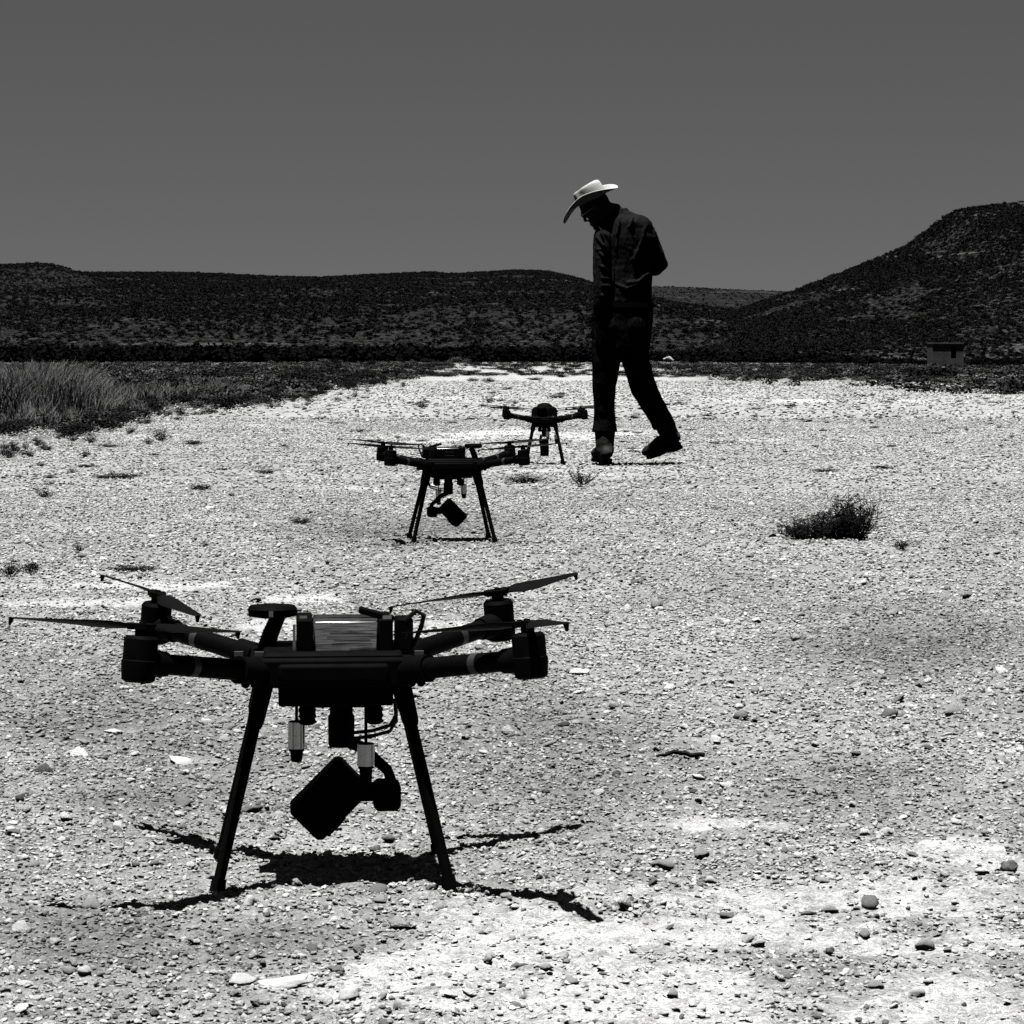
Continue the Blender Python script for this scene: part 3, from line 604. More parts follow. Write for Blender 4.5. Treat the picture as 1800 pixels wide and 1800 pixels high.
for px, row, w, h, tone in [(1497, 1078, 18, 10, 'dark'), (1444, 1398, 30, 18, 'grey'), (1462, 1355, 18, 14, 'dark'), (1699, 1052, 20, 11, 'dark'), (1665, 1037, 18, 9, 'dark'), (1277, 1098, 18, 12, 'pale'),
        (1197, 1350, 16, 13, 'dark'), (1724, 1296, 24, 12, 'pale'), (1594, 1284, 12, 12, 'pale'), (1261, 1305, 22, 18, 'pale'), (1298, 1281, 18, 9, 'dark'), (1759, 1339, 28, 12, 'grey'), (1705, 1325, 20, 10, 'pale'),
        (1275, 1384, 28, 11, 'pale'), (1518, 1030, 16, 12, 'pale'), (1333, 1097, 18, 10, 'pale'), (1236, 1505, 26, 14, 'grey'), (1604, 1511, 20, 12, 'dark'), (1776, 1534, 30, 18, 'dark'), (1422, 1608, 32, 14, 'dark'),
        (1458, 1604, 28, 16, 'grey'), (1276, 1611, 32, 14, 'dark'), (1520, 1651, 20, 18, 'grey'), (1444, 1555, 28, 10, 'grey'), (1247, 1551, 22, 16, 'pale'), (1553, 1467, 20, 14, 'pale'), (1498, 1416, 20, 14, 'pale'),
        (1096, 1514, 30, 14, 'grey'), (1182, 1752, 22, 14, 'grey'), (1460, 1678, 16, 10, 'dark'), (667, 1584, 30, 14, 'grey'), (521, 1553, 24, 12, 'grey'), (356, 1694, 30, 20, 'grey'), (309, 1682, 20, 14, 'dark'),
        (122, 1715, 28, 20, 'grey'), (154, 1719, 24, 18, 'pale'), (196, 1731, 22, 14, 'grey'), (432, 1727, 34, 18, 'pale'), (595, 1717, 26, 12, 'dark'), (529, 1686, 28, 12, 'pale'), (272, 1781, 22, 12, 'dark'),
        (229, 1661, 20, 10, 'dark'), (548, 1676, 20, 14, 'dark'), (435, 1701, 24, 14, 'dark'), (323, 1648, 16, 10, 'pale'), (219, 1208, 26, 9, 'pale'), (195, 1288, 28, 10, 'pale'), (231, 1376, 17, 11, 'pale'),
        (25, 1468, 26, 18, 'dark'), (20, 1362, 26, 12, 'grey'), (438, 1428, 32, 13, 'dark'), (363, 1276, 20, 13, 'pale'), (315, 1338, 44, 9, 'pale'), (186, 1389, 14, 8, 'pale'), (1018, 1221, 22, 9, 'pale'), (850, 1326, 26, 11, 'pale'),
        (1010, 1187, 36, 9, 'pale'), (945, 953, 14, 7, 'pale'), (1125, 963, 12, 7, 'dark'), (1170, 968, 14, 7, 'dark'), (1380, 985, 14, 7, 'pale'), (268, 946, 14, 8, 'pale'), (550, 1005, 12, 9, 'dark'), (690, 910, 10, 6, 'dark'),
        (780, 1450, 16, 16, 'pale'), (890, 1583, 34, 14, 'grey'), (1090, 1595, 26, 9, 'dark'), (1000, 1400, 14, 9, 'dark'), (960, 1420, 16, 8, 'dark'), (1660, 968, 16, 8, 'dark'), (1520, 975, 14, 7, 'dark'), (1020, 1490, 16, 13, 'pale'),
        (700, 1770, 24, 14, 'grey'), (910, 1700, 26, 12, 'dark'), (1000, 1735, 30, 14, 'grey'), (60, 1590, 18, 11, 'pale'), (60, 1520, 30, 14, 'grey'), (130, 1528, 22, 12, 'dark'), (340, 1530, 20, 14, 'pale'), (1740, 1620, 22, 12, 'pale')]:
    stone(px, row, w, h, tone, tone + ' loose stone on the gravel, ' + place_of(px, row), GS)
for i in range(170):
    row = 1000 + 800 * random.random() ** .8; s = random.uniform(9, 19) * (.55 + .5 * (row - HOR) / 1000); tone = random.choices(('pale', 'grey', 'dark'), (4, 5, 3))[0]
    px = random.uniform(-150, 1950); stone(px, row, s, s * random.uniform(.4, .75), tone, tone + ' loose stone on the gravel, ' + place_of(px, row), GS)
x, d = 0.0554 * 250, 250.0
o = obj('stone', ROCKS['grey'][1]); o.scale = (.55, .4, .36); o.rotation_euler = (0, .2, .4); o.location = (x, d, gz1(x, d) + .15); tag(o, 'whitish boulder far off beside the man\'s right thigh', 'stone')
def stick():
    b = MB(); r = random.Random(3); x0, d0 = ground_at(1154, 1334); x1, d1 = ground_at(1238, 1334); n = 12; pts = []
    for i in range(n):
        t = i / (n - 1); x = x0 + (x1 - x0) * t; y = d0 + (d1 - d0) * t + .012 * math.sin(t * 3.1); pts.append((x, y, gz1(x, y) + .008 + .004 * r.random()))
    b.tube(pts, [.0022 + .0022 * math.sin(min(1, i / 5) * 1.5) for i in range(n)], 6)
    tag(b.build('stick', M['scrub'], None), 'thin dark dry stick lying on the gravel right of the nearest drone', 'stick')
stick()

# ------------------------------------------------------------------ drones
def blade_mesh(R=0.155):
    st = []; b = MB()
    prof = [(0.0, .011, .0045, 30), (.06, .014, .0045, 31), (.16, .023, .004, 26), (.32, .027, .0034, 20), (.55, .0235, .0028, 14), (.78, .0185, .0022, 10), (.94, .0145, .0018, 8), (1.0, .009, .0014, 7)]
    for t, ch, th, tw in prof:
        a = math.radians(tw); off = -.25 * ch
        st.append((Vector((t * R, off, 0)), Vector((0, math.cos(a), math.sin(a))) * ch / 2, Vector((0, -math.sin(a), math.cos(a))) * th / 2))
    b.loft(st, 12)
    b.loft([(Vector((R * .975, -.003, 0)), Vector((.004, 0, 0)), Vector((0, .0045, 0))), (Vector((R * .985, -.003, -.010)), Vector((.0012, 0, 0)), Vector((0, .002, 0)))], 8)   # drooped tip fin
    return b.mesh('blade', M['blade'])
BLADE = blade_mesh()
def drone(loc, rz, label, blades, hood=False):
    t = empty('quadcopter_drone', loc, rz); P = M['plastic']
    b = MB(); b.box((0, 0, .2885), (.224, .196, .040)); b.box((0, 0, .3105), (.19, .17, .010)); 
    b.box((0, -.101, .2885), (.15, .012, .026)); b.box((0, .101, .2885), (.15, .012, .026)); b.build('body', P, t, bevel=.006)
    b = MB(); b.box((.004, 0, .2560), (.156, .15, .030)); b.build('payload_bay', P, t, bevel=.003)
    for s in (-1, 1): MB().box((s * .122, 0, .283), (.026, .05, .026)).build('side_light', P, t, bevel=.003)
    # battery with its silver wrap, end caps and ribs
    bat = MB().box((.018, -.008, .3340), (.086, .112, .042)).build('battery', M['battery'], t, bevel=.002)
    for x, w in ((-.038, .022), (.072, .020)): MB().box((x, -.008, .3350), (w, .118, .046)).build('end_cap', P, bat, bevel=.002)
    MB().box((-.0525, -.060, .333), (.004, .006, .036)).build('cap_strip', M['bracket'], bat)
    MB().box((.018, .0495, .3335), (.088, .006, .040)).build('rear_panel', P, bat, bevel=.002)
    for z in (.3270, .3410): MB().box((.012, .0527, z), (.034, .0006, .0022)).build('print_line', M['ring'], bat)
    for y in (-.048, -.022, .012): MB().box((.018, y, .3564), (.086, .006, .003)).build('rib', M['silver'], bat)
    MB().box((-.040, -.050, .3598), (.010, .010, .004)).build('buckle', M['silver'], bat); MB().box((.074, -.058, .3602), (.012, .012, .005)).build('buckle', M['silver'], bat)
    cu = bpy.data.curves.new('lettering', 'FONT'); cu.body = 'THUNDERDRM IV'; cu.size = .0046; cu.extrude = .0001; cu.materials.append(M['ink'])
    le = bpy.data.objects.new('lettering', cu); C.objects.link(le); le.parent = bat; le.location = (.0225, -.0643, .3160); le.rotation_euler = (math.radians(90), 0, 0)
    for z, w in ((.3300, .05), (.3345, .068), (.3390, .06), (.3250, .055)): MB().box((.026, -.0641, z), (w, .0004, .0007)).build('print_line', M['ink'], bat)
    if hood:
        hd = MB(); hd.loft([(Vector((-.010, 0, z)), Vector((.080 * q, 0, 0)), Vector((0, .084 * q, 0))) for z, q in ((.305, 1.0), (.345, 1.02), (.366, .93), (.374, .70))], 20)
        hd.loft([(Vector((-.02, 0, z)), Vector((r, 0, 0)), Vector((0, r * 1.15, 0))) for z, r in ((.370, .045), (.384, .040), (.394, .028), (.400, .012))], 20); hd.build('hood', P, t)
    # positioning antenna on a leaning mast
    g = MB(); g.loft([(Vector((-.082, .02, z)), Vector((r, 0, 0)), Vector((0, r, 0))) for z, r in ((.3540, .022), (.3560, .033), (.3660, .0345), (.3705, .031), (.3725, .012))], 28); ga = g.build('positioning_antenna', P, t)
    MB().tube([(-.094, .02, .300), (-.085, .02, .330), (-.074, .02, .356)], [.0125, .0115, .0105], 14).build('mast', P, ga)
    MB().box((-.084, -.0135, .3615), (.006, .004, .008)).build('latch', M['bracket'], ga)
    # fold-out radio flap and wiring on the right of the battery
    R = Matrix.Rotation(math.radians(16), 3, 'Y'); MB().box((.060, -.045, .3630), (.050, .022, .009), R).build('radio_flap', P, t, bevel=.002)
    MB().box((.098, -.030, .336), (.024, .055, .044)).build('power_module', P, t, bevel=.003)
    for kx, r in ((0, .0035), (.006, .003), (.012, .0025)):
        MB().tube([(.094, -.05 + kx, .34), (.100, -.055 + kx, .356), (.114, -.055 + kx, .368), (.125, -.052 + kx, .362), (.121, -.05 + kx, .345), (.110, -.05 + kx, .318)], r, 8).build('cable', M['wire'], t)
    for x, y in ((.118, -.06), (-.100, -.055), (-.128, -.05)): MB().box((x, y, .311), (.012, .01, .006)).build('clip', M['bracket'], t)
    # arms, motors, propellers
    for i, (sx, sy) in enumerate(((-1, -1), (1, -1), (-1, 1), (1, 1))):
        rad = Vector((sx, sy, 0)).normalized(); tip = Vector((sx * .253, sy * .25, .322)); root = Vector((sx * .085, sy * .075, .288)); u = (tip - root).normalized()
        arm = MB().tube([root, root + u * .06, tip], [.0160, .0145, .0132], 18).build('arm', M['carbon'], t)
        c0 = root + u * .028; MB().tube([c0, c0 + u * .035], .0188, 18).build('clamp', P, arm); q = root + u * .048 + Vector((0, 0, -.018)); MB().sph(q, .0062).build('clamp_knob', P, arm)
        c1 = root + u * .145; MB().tube([c1, c1 + u * .012], .0142, 18).build('band', M['ring'], arm)
        ax = (Vector((0, 0, 1)) - rad * .11).normalized(); e1 = ax.orthogonal().normalized(); e2 = ax.cross(e1)
        mo = empty('motor', (0, 0, 0)); bpy.data.objects.remove(mo)
        b = MB(); b.loft([(tip + ax * z, e1 * r, e2 * r) for z, r in ((-.026, .016), (-.023, .0215), (-.004, .0235), (.002, .0235), (.003, .0222), (.030, .0222), (.034, .019))], 24); 
        b.tube([tip - u * .045, tip - u * .012], [.0165, .019], 16); mot = b.build('motor', P, t)
        hub = tip + ax * .046; b = MB(); b.tube([tip + ax * .034, tip + ax * .042], [.009, .009], 14); b.tube([hub - ax * .004, hub + ax * .0035], [.0125, .0125], 18)
        b.tube([hub + ax * .0035, hub + ax * .0065], [.005, .004], 10)
        pr = b.build('propeller', P, t)
        for a in blades[i]:
            ar = math.radians(a) - rz; dr = Vector((math.cos(ar), math.sin(ar), 0)); dr = (dr - ax * dr.dot(ax)).normalized(); sd = ax.cross(dr)
            bo = obj('blade', BLADE, pr); bo.matrix_parent_inverse = Matrix.Identity(4)
            m3 = Matrix((dr, sd, ax)).transposed().to_4x4(); m3.translation = hub + dr * .016; bo.matrix_local = m3
            MB().box(hub + dr * .012, (.016, .012, .009), Matrix((dr, sd, ax)).transposed()).build('blade_hinge', P, pr, bevel=.0015)
    # legs
    for sx in (-1, 1):
        for sy in (-1, 1):
            a = Vector((sx * .092, sy * .066, .276)); f = Vector((sx * .156, sy * .123, .004)); lg = MB().tube([a, f], [.0082, .0076], 16).build('leg', M['carbon'], t)
            MB().tube([a + (f - a) * -.03, a.lerp(f, .20), a.lerp(f, .23)], [.0135, .0115, .0092], 16).build('leg_sleeve', P, lg)
            MB().tube([f.lerp(a, .05), f + Vector((0, 0, -.004))], [.0098, .0108], 14).build('rubber_foot', M['rubber'], lg)
    # gimbal and camera
    gm = MB(); gm.box((.012, 0, .2375), (.085, .075, .006)); gm.tube([(.013, 0, .236), (.013, 0, .222), (.013, 0, .218), (.013, 0, .180), (.013, 0, .176)], [.016, .016, .0185, .0180, .0165], 24); gi = gm.build('gimbal', P, t)
    for x in (-.034, .058):
        for y in (-.03, .03):
            d = MB(); d.loft([(Vector((x, y, z)), Vector((r, 0, 0)), Vector((0, r, 0))) for z, r in ((.2105, .007), (.2135, .0125), (.219, .0105), (.222, .0125), (.2275, .0105), (.231, .0125), (.237, .008))], 16); d.build('damper', M['rubber'], gi)
    for dz in (0, .008): MB().tube([(.086, -.028, .245), (.088, -.028, .222 - dz), (.079, -.027, .208 - dz), (.055, -.02, .200 - dz * .9), (.030, -.008, .196 - dz)], .0026, 8).build('cable', M['wire'], gi)
    ar = MB().tube([(.018, .022, .182), (.045, .024, .170), (.062, .026, .153), (.078, .026, .139), (.082, .02, .128), (.082, .012, .112)], [.009, .0085, .008, .0075, .0075, .0075], 14).build('gimbal_arm', P, t)
    MB().box((.076, 0, .1085), (.038, .044, .040), None, .006).build('roll_motor', P, ar, bevel=.002); MB().tube([(.07, 0, .113), (.02, 0, .113)], [.0135, .0135], 16).build('roll_shaft', P, ar)
    Rc = Matrix.Rotation(math.radians(-45), 3, 'Y'); ca = MB().box((-.004, 0, .105), (.1, .056, .064), Rc, .006).build('camera', P, t, bevel=.002)
    n = Rc @ Vector((0, 0, -1)); cc = Vector((-.004, 0, .105)) + n * .030 + Rc @ Vector((-.02, 0, 0)); MB().tube([cc, cc + n * .006], [.019, .0175], 20).build('camera_lens', M['blade'], ca)
    # two hanging weighted aerials
    for x, y, zt, z0, z1, z2 in ((-.049, -.02, .246, .2136, .1770, .1585), (.0445, -.078, .256, .190, .1605, .131)):
        MB().tube([(x, y, zt), (x, y, z0)], .0022, 8).build('aerial_rod', P, t); aw = MB().tube([(x, y, z0), (x, y, z1)], .0117, 24).build('aerial_sleeve', M['silver'], t)
        MB().tube([(x, y, z0 + .0006), (x, y, z0 + .0012)], .0105, 20).build('sleeve_cap', P, aw); MB().tube([(x, y, z1), (x, y, z1 - .004), (x, y, z1 - .0042), (x, y, z2 + .002), (x, y, z2)], [.0108, .0104, .0090, .0078, .0060], 20).build('aerial_tip', M['rubber'], aw)
    return tag(t, label, 'drone', 'three survey drones standing in a row')
drone((-.2495, 3.94, gz1(-.25, 3.94)), .084, 'nearest and largest black quadcopter drone, silver battery and camera slung underneath', ((189, 49), (166, 288), (128, 298), (46, 203)))
drone((-.233, 10.98, gz1(-.233, 10.98)), math.pi + .106, 'middle black quadcopter drone, camera box tilted to the lower right', ((12, 172), (170, 20), (10, 185), (200, 350)))
drone((.212, 18.6, gz1(.212, 18.6)), math.radians(91), 'farthest black quadcopter drone beside the walking man, seen from its side', ((178, 5), (175, 358), (185, 10), (4, 170)), True)

# ------------------------------------------------------------------ the man
SP = 196.0; DM = H0 * F / SP; KM = DM / F
def mp(px, py, y=0.0): return Vector(((px - 1100) * KM, y, (818 - py) * KM))
man = empty('person', ((1100 - 900) * KM, DM, gz1((1100 - 900) * KM, DM)))
tag(man, 'person in white western hat, dark shirt and boots walking left with head bowed', 'person')
def remeshed(b, name, m, voxel, smooth=4, fold=None):
    o = b.build(name, m, man, None); r = o.modifiers.new('remesh', 'REMESH'); r.mode = 'VOXEL'; r.voxel_size = voxel; r.use_smooth_shade = True
    if smooth: s = o.modifiers.new('smooth', 'SMOOTH'); s.factor = .5; s.iterations = smooth
    if fold:
        tx = bpy.data.textures.new(name + '_folds', 'CLOUDS'); tx.noise_scale = fold[0]; tx.noise_depth = 2
        dm = o.modifiers.new('folds', 'DISPLACE'); dm.texture = tx; dm.strength = fold[1]; dm.texture_coords = 'LOCAL'
    return o
X, Yv, Z = Vector((1, 0, 0)), Vector((0, 1, 0)), Vector((0, 0, 1))
def sec(px, py, hw, dep, y=0.0): return (mp(px, py, y), X * hw * KM, Yv * dep)
Fh = Vector((-.77, .12, -.63)).normalized(); Uh = Vector((-.62, 0, .78)); Uh = (Uh - Fh * Uh.dot(Fh)).normalized(); Sh = Fh.cross(Uh)
HC = mp(1045, 366, -.02)
def hp(f, s, u): return HC + Fh * f + Sh * s + Uh * u
def body():
    b = MB()
    b.loft([sec(1091, 600, 44, .11), sec(1093, 560, 46, .12), sec(1096, 500, 42, .11), sec(1100, 440, 45, .115), sec(1100, 405, 44, .11), sec(1096, 385, 25, .08)], 20)
    b.tube([mp(1098, 395), mp(1080, 372), HC - Fh * .02 - Uh * .03], [.062, .058, .06], 14)
    b.ell(hp(-.012, 0, .02), (Fh * .096, Sh * .076, Uh * .108), 20, 14)
    b.ell(hp(.030, 0, -.065), (Fh * .058, Sh * .056, Uh * .058), 16, 10); b.ell(hp(.070, 0, -.104), (Fh * .024, Sh * .026, Uh * .018), 12, 8)
    b.loft([(hp(.085, 0, .012), Sh * .008, Fh * .008), (hp(.097, 0, -.022), Sh * .012, Fh * .012), (hp(.096, 0, -.032), Sh * .015, Fh * .010), (hp(.084, 0, -.040), Sh * .012, Fh * .006)], 10)
    b.ell(hp(.078, 0, .028), (Fh * .014, Sh * .05, Uh * .010), 14, 8); b.ell(hp(.084, 0, -.066), (Fh * .010, Sh * .024, Uh * .006), 12, 8); b.ell(hp(.082, 0, -.078), (Fh * .010, Sh * .021, Uh * .007), 12, 8)
    for s in (-1, 1): b.ell(hp(-.01, s * .077, -.012), (Fh * .018, Sh * .008, Uh * .032), 12, 8); b.sph(hp(.072, s * .031, .008), .013, 10)
    # arms
    b.tube([mp(1060, 410, -.09), mp(1056, 505, -.13), mp(1051, 572, -.10)], [.046, .038, .027], 14)
    b.tube([mp(1138, 408, .07), mp(1162, 468, .14), mp(1122, 474, .36)], [.046, .040, .028], 14)
    def hand(w, dirv, across, palm_n, curl):
        c = w + dirv * .045; b.ell(c, (across * .040, palm_n * .016, dirv * .052), 14, 8)
        for k, (o, l) in enumerate(((-.029, .072), (-.010, .082), (.010, .076), (.028, .058))):
            p = w + dirv * .086 + across * o; d1 = (dirv + palm_n * curl * .5).normalized(); d2 = (dirv + palm_n * curl * 1.3).normalized(); d3 = (dirv + palm_n * curl * 2.4).normalized()
            q1 = p + d1 * l * .45; q2 = q1 + d2 * l * .32; q3 = q2 + d3 * l * .25; b.tube([p - dirv * .02, p, q1, q2, q3], [.009, .0092, .0085, .0078, .006], 8)
        p = w + dirv * .028 - across * .034; d1 = (dirv * .75 - across * .65 + palm_n * .35).normalized(); q = p + d1 * .038; b.tube([p + across * .012, p, q, q + (dirv + palm_n * .4).normalized() * .03], [.013, .012, .0105, .007], 8)
    hand(mp(1051, 572, -.10), Vector((-.02, .10, -1)).normalized(), Vector((.45, -.9, -.08)).normalized() * -1, Vector((.9, .45, .02)).normalized(), .35)
    hand(mp(1122, 474, .36), Vector((-.6, .75, .25)).normalized(), Vector((.2, -.1, 1)).normalized(), Vector((-.75, -.6, .1)).normalized(), .6)
    # legs and feet under the clothes
    b.tube([mp(1068, 595), mp(1062, 685, -.02), mp(1063, 790, 0)], [.075, .05, .035], 14); b.tube([mp(1113, 600, .05), mp(1133, 688, .12), mp(1182, 778, .24)], [.075, .05, .035], 14)
    b.ell(mp(1059, 806, .06), (Vector((-.03, .10, 0)), Vector((.04, .012, 0)), Z * .03), 12, 8); b.ell(mp(1170, 796, .30), (Vector((-.07, .05, -.04)), Vector((.03, .03, 0)), Vector((.01, 0, .025))), 12, 8)
    return remeshed(b, 'body', M['skin'], .0055, 2)
body()
def hair():
    b = MB(); b.ell(hp(-.022, 0, .025), (Fh * .092, Sh * .081, Uh * .108), 20, 12); b.ell(hp(-.055, 0, -.03), (Fh * .05, Sh * .07, Uh * .06), 16, 10)
    for s in (-1, 1): b.ell(hp(.018, s * .068, -.005), (Fh * .018, Sh * .012, Uh * .05), 10, 8)
    return remeshed(b, 'hair', M['hair'], .006, 2, (.02, .006))
hair()
def shirt():
    b = MB()
    b.loft([sec(1097, 548, 46, .132), sec(1097, 528, 49, .145), sec(1096, 500, 50, .142), sec(1098, 470, 50, .14), sec(1100, 440, 52, .145, .0), sec(1101, 418, 54, .148), sec(1101, 400, 50, .14), sec(1100, 386, 37, .11, -.01), sec(1096, 377, 24, .085, -.01), sec(1092, 372, 17, .07, -.01)], 28)
    b.ell(mp(1103, 398, -.05), (X * .165, Yv * .09, Z * .085), 18, 10)
    b.tube([mp(1064, 402, -.05), mp(1058, 418, -.10), mp(1056, 460, -.125), mp(1056, 505, -.135), mp(1054, 530, -.13), mp(1052, 566, -.11)], [.056, .060, .056, .053, .049, .040], 18)
    b.tube([mp(1128, 400, .03), mp(1140, 415, .07), mp(1153, 445, .11), mp(1161, 465, .14), mp(1155, 470, .19), mp(1130, 473, .33)], [.058, .062, .057, .057, .052, .040], 18)
    for py, dy in ((500, 0), (492, .004), (440, .002), (455, .003)): b.ell(mp(1058, py, -.165), (X * .04, Yv * .016, Vector((.012, 0, .007))), 12, 6)
    def on_back(px, py, lift=0.0):
        dx = (px - 1100) / 53.0; return mp(px, py, -(.146 + lift) * math.sqrt(max(0.05, 1 - dx * dx)))
    for pts in (((1088, 388), (1084, 410), (1082, 440)), ((1133, 400), (1126, 425), (1112, 458)), ((1112, 384), (1108, 396), (1104, 402)), ((1120, 500), (1100, 508), (1080, 500)), ((1140, 480), (1120, 496), (1100, 498))):
        b.tube([on_back(x, y, .002) for x, y in pts], [.007, .010, .006], 8)
    for (x0, y0, x1, y1) in ((1050, 398, 1073, 428), (1047, 418, 1072, 446), (1046, 438, 1070, 462), (1046, 462, 1069, 478), (1045, 486, 1070, 492), (1046, 502, 1072, 504), (1048, 524, 1066, 516)):
        b.tube([mp(x0, y0, -.150), mp((x0 + x1) / 2, (y0 + y1) / 2 + 1, -.186), mp(x1, y1, -.160)], [.006, .011, .006], 8)
    return remeshed(b, 'shirt', M['shirt'], .0065, 2, (.05, .008))
sh = shirt()
MB().loft([(mp(1093, 379, -.01), Vector((.066, 0, .006)), Yv * .080), (mp(1089, 373, -.01), Vector((.062, 0, .010)), Yv * .076), (mp(1087, 369, -.01), Vector((.056, 0, .012)), Yv * .070)], 26).build('collar', M['shirt'], man)
def trousers():
    b = MB()
    b.loft([sec(1096, 533, 51, .149), sec(1094, 560, 54, .152), sec(1092, 590, 53, .15), sec(1092, 612, 51, .145), sec(1092, 630, 44, .12)], 26)
    b.loft([sec(1068, 600, 29, .12, -.01), sec(1065, 640, 25, .10, -.02), sec(1062, 680, 21, .083, -.02), sec(1062, 712, 18.5, .073, -.01), sec(1063, 738, 19.5, .077, 0), sec(1063, 750, 21.5, .084, 0), sec(1062.5, 760, 23, .088, 0)], 22)
    def s2(px, py, hw, dep, y): return (mp(px, py, y), (X * .86 + Z * .5) * hw * KM, Yv * dep)
    b.loft([sec(1112, 600, 29, .12, .04), s2(1120, 640, 25, .10, .06), s2(1131, 678, 24, .09, .11), s2(1149, 712, 21, .078, .17), s2(1163, 735, 20, .076, .21), s2(1170, 748, 20.5, .078, .23)], 22)
    b.ell(mp(1112, 575, -.07), (X * .09, Yv * .09, Z * .11), 14, 8); b.ell(mp(1072, 575, -.07), (X * .09, Yv * .09, Z * .11), 14, 8)
    return remeshed(b, 'trousers', M['trousers'], .009, 3, (.06, .010))
trousers()
MB().loft([sec(1096.5, 541, 53, .158), sec(1096.5, 532, 52.5, .156)], 32).build('belt', M['sole'], man)
def boot(name_axis, heel, toe, ankle, top, up):
    heel, toe, ankle, top, up = [Vector(v) for v in (heel, toe, ankle, top, up)]; f = (toe - heel).normalized(); up = (up - f * up.dot(f)).normalized(); sd = f.cross(up); L = (toe - heel).length
    b = MB(); b.tube([top, top.lerp(ankle, .5), ankle, ankle.lerp(heel + up * .03, .5)], [.070, .063, .060, .052], 18)
    for t, r, h in ((.12, .042, .045), (.3, .043, .055), (.5, .047, .050), (.7, .052, .042), (.88, .047, .036)): b.ell(heel + f * L * t + up * (.018 + h), (f * .07, sd * r, up * h), 14, 8)
    bo = remeshed(b, 'boot', M['boot'], .008, 3, (.04, .008))
    st = [(.0, .030), (.06, .040), (.25, .038), (.45, .040), (.68, .051), (.86, .046), (.97, .028), (1.0, .012)]
    s = MB(); vs = [heel + f * L * t + sd * w for t, w in st] + [heel + f * L * t - sd * w for t, w in reversed(st)]; n = len(vs)
    s.add([v for v in vs] + [v + up * .028 for v in vs], [tuple(range(n - 1, -1, -1)), tuple(range(n, 2 * n))] + [(i, (i + 1) % n, (i + 1) % n + n, i + n) for i in range(n)])
    so = s.build('sole', M['sole'], bo, bevel=.004)
    MB().box(heel + f * L * .13 - up * .008, (.075, .078, .022), Matrix((f, sd, up)).transposed()).build('heel', M['sole'], bo, bevel=.004)
    for k in range(4):
        c = ankle.lerp(toe, .12 + .12 * k) + up * (.03 - .004 * k); MB().tube([c - sd * .034, c + up * .012 + f * .008, c + sd * .034], .0032, 6).build('lace', M['sole'], bo)
boot('l', mp(1066, 813, -.10), mp(1050, 813, .18), mp(1063, 788, -.03), mp(1063, 750, -.01), (0, 0, 1))
boot('r', mp(1196, 786, .20), mp(1146, 812, .40), mp(1184, 772, .25), mp(1171, 746, .23), (-.35, .25, 1))
def glasses():
    t = None
    def ring(s): return [hp(.094, s * .033 + .022 * math.cos(a) * 1.0, .006 + .018 * math.sin(a)) for a in [i * math.pi / 9 for i in range(19)]]
    b = MB(); b.tube(ring(-1), .0022, 6); b.tube(ring(1), .0022, 6); b.tube([hp(.097, -.011, .010), hp(.100, 0, .013), hp(.097, .011, .010)], .002, 6)
    for s in (-1, 1): b.tube([hp(.094, s * .055, .010), hp(.06, s * .074, .010), hp(-.02, s * .081, .004)], .002, 6)
    g = b.build('glasses', M['glasses'], man)
    for s in (-1, 1): MB().loft([(hp(.0935, s * .033, .006), Sh * .020, Uh * .0165), (hp(.0945, s * .033, .006), Sh * .020, Uh * .0165)], 18).build('lens', M['lens'], g)
glasses()
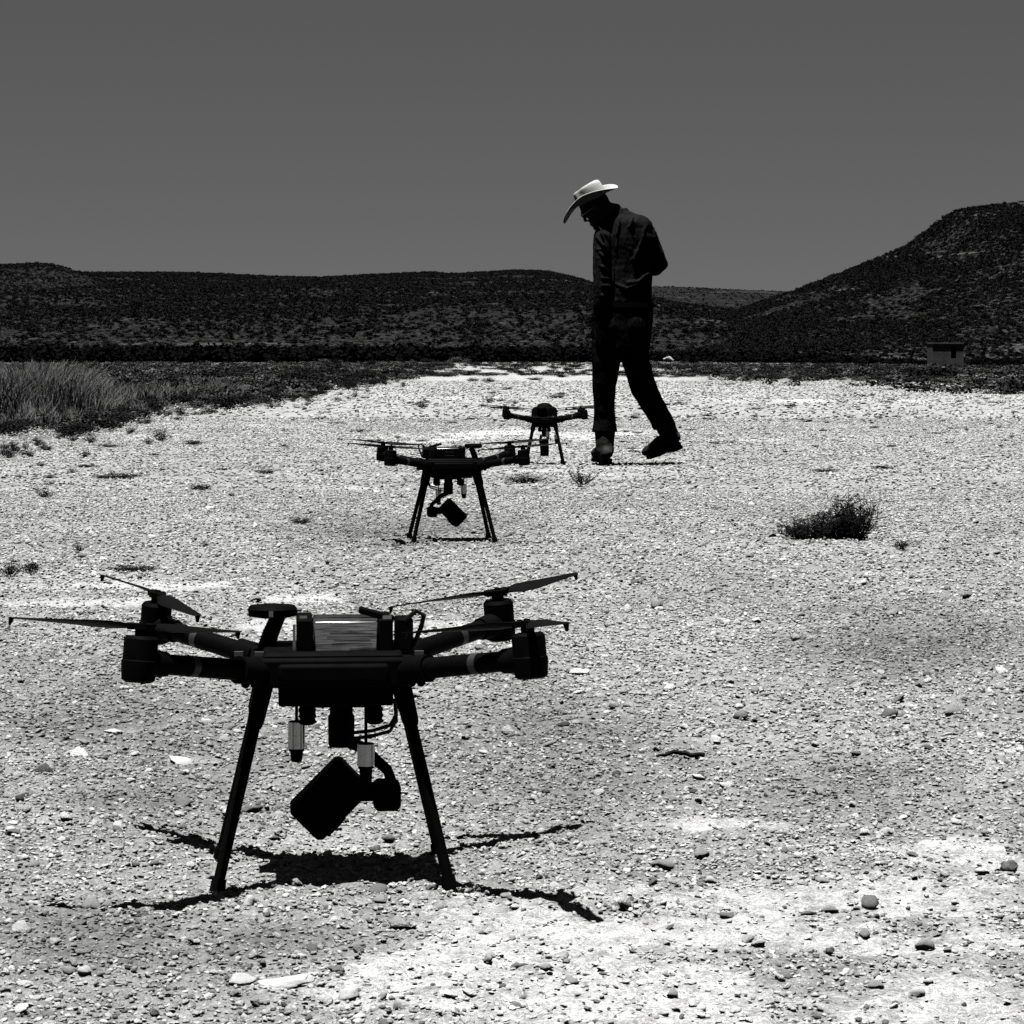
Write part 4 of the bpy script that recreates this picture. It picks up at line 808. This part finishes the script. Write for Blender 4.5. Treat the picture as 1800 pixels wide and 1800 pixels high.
def hat():
    o = mp(1040, 350, -.02); f = Vector((-.86, .36, -.40)).normalized(); u = Vector((-.36, -.10, .91)); u = (u - f * u.dot(f)).normalized(); s = f.cross(u)
    seg = 56; hat_root = None
    # crown with a centre dent and two side pinches
    vs, fs = [], []; rings = [(0, 1.0), (.02, .995), (.05, .965), (.075, .94), (.092, .91), (.102, .86), (.105, .78), (.104, .6), (.100, .4), (.097, .2), (.096, .05)]
    for z, q in rings:
        for k in range(seg):
            a = 2 * math.pi * k / seg; ca, sa = math.cos(a), math.sin(a); x = .104 * q * ca; y = .083 * q * sa
            top = sstep(.05, .10, z); zz = z * (.90 - .06 * ca)
            dent = .032 * math.exp(-(y / .028) ** 2) * math.exp(-((x) / .085) ** 4) * top
            pin = math.exp(-((x - .05) / .034) ** 2) * abs(sa) * float(sstep(.02, .09, z)); y *= 1 - .24 * pin
            vs.append(o + f * x + s * y + u * (zz - dent - .006 * pin))
    n = len(rings)
    for i in range(n - 1):
        for k in range(seg): k2 = (k + 1) % seg; fs.append((i * seg + k, i * seg + k2, (i + 1) * seg + k2, (i + 1) * seg + k))
    fs.append(tuple(range((n - 1) * seg, n * seg))); b = MB(); b.add(vs, fs); cr = b.build('hat', M['hat'], man, math.radians(60))
    so = cr.modifiers.new('thickness', 'SOLIDIFY'); so.thickness = .003; ss = cr.modifiers.new('smooth', 'SUBSURF'); ss.levels = ss.render_levels = 1
    vs, fs = [], []; R = 9
    for i in range(R):
        t = i / (R - 1)
        for k in range(seg):
            a = 2 * math.pi * k / seg; ca, sa = math.cos(a), math.sin(a); ox = .240 if ca > 0 else .190
            x = ca * (.102 + (ox - .102) * t); y = sa * (.081 + (.150 - .081) * t)
            z = .050 * t ** 1.6 * abs(sa) ** 1.6 - (.066 * t ** 1.8 if ca > 0 else .006 * t) * abs(ca) ** 1.5
            y *= 1 - .10 * t * abs(sa) ** 2
            vs.append(o + f * x + s * y + u * z)
    for i in range(R - 1):
        for k in range(seg): k2 = (k + 1) % seg; fs.append((i * seg + k, i * seg + k2, (i + 1) * seg + k2, (i + 1) * seg + k))
    br = MB().add(vs, fs).build('brim', M['hat'], cr, math.radians(60)); so = br.modifiers.new('thickness', 'SOLIDIFY'); so.thickness = .004
    MB().loft([(o + u * .003, f * .107, s * .0865), (o + u * .016, f * .1065, s * .0858)], 40).build('hat_band', M['hat'], cr)
hat()
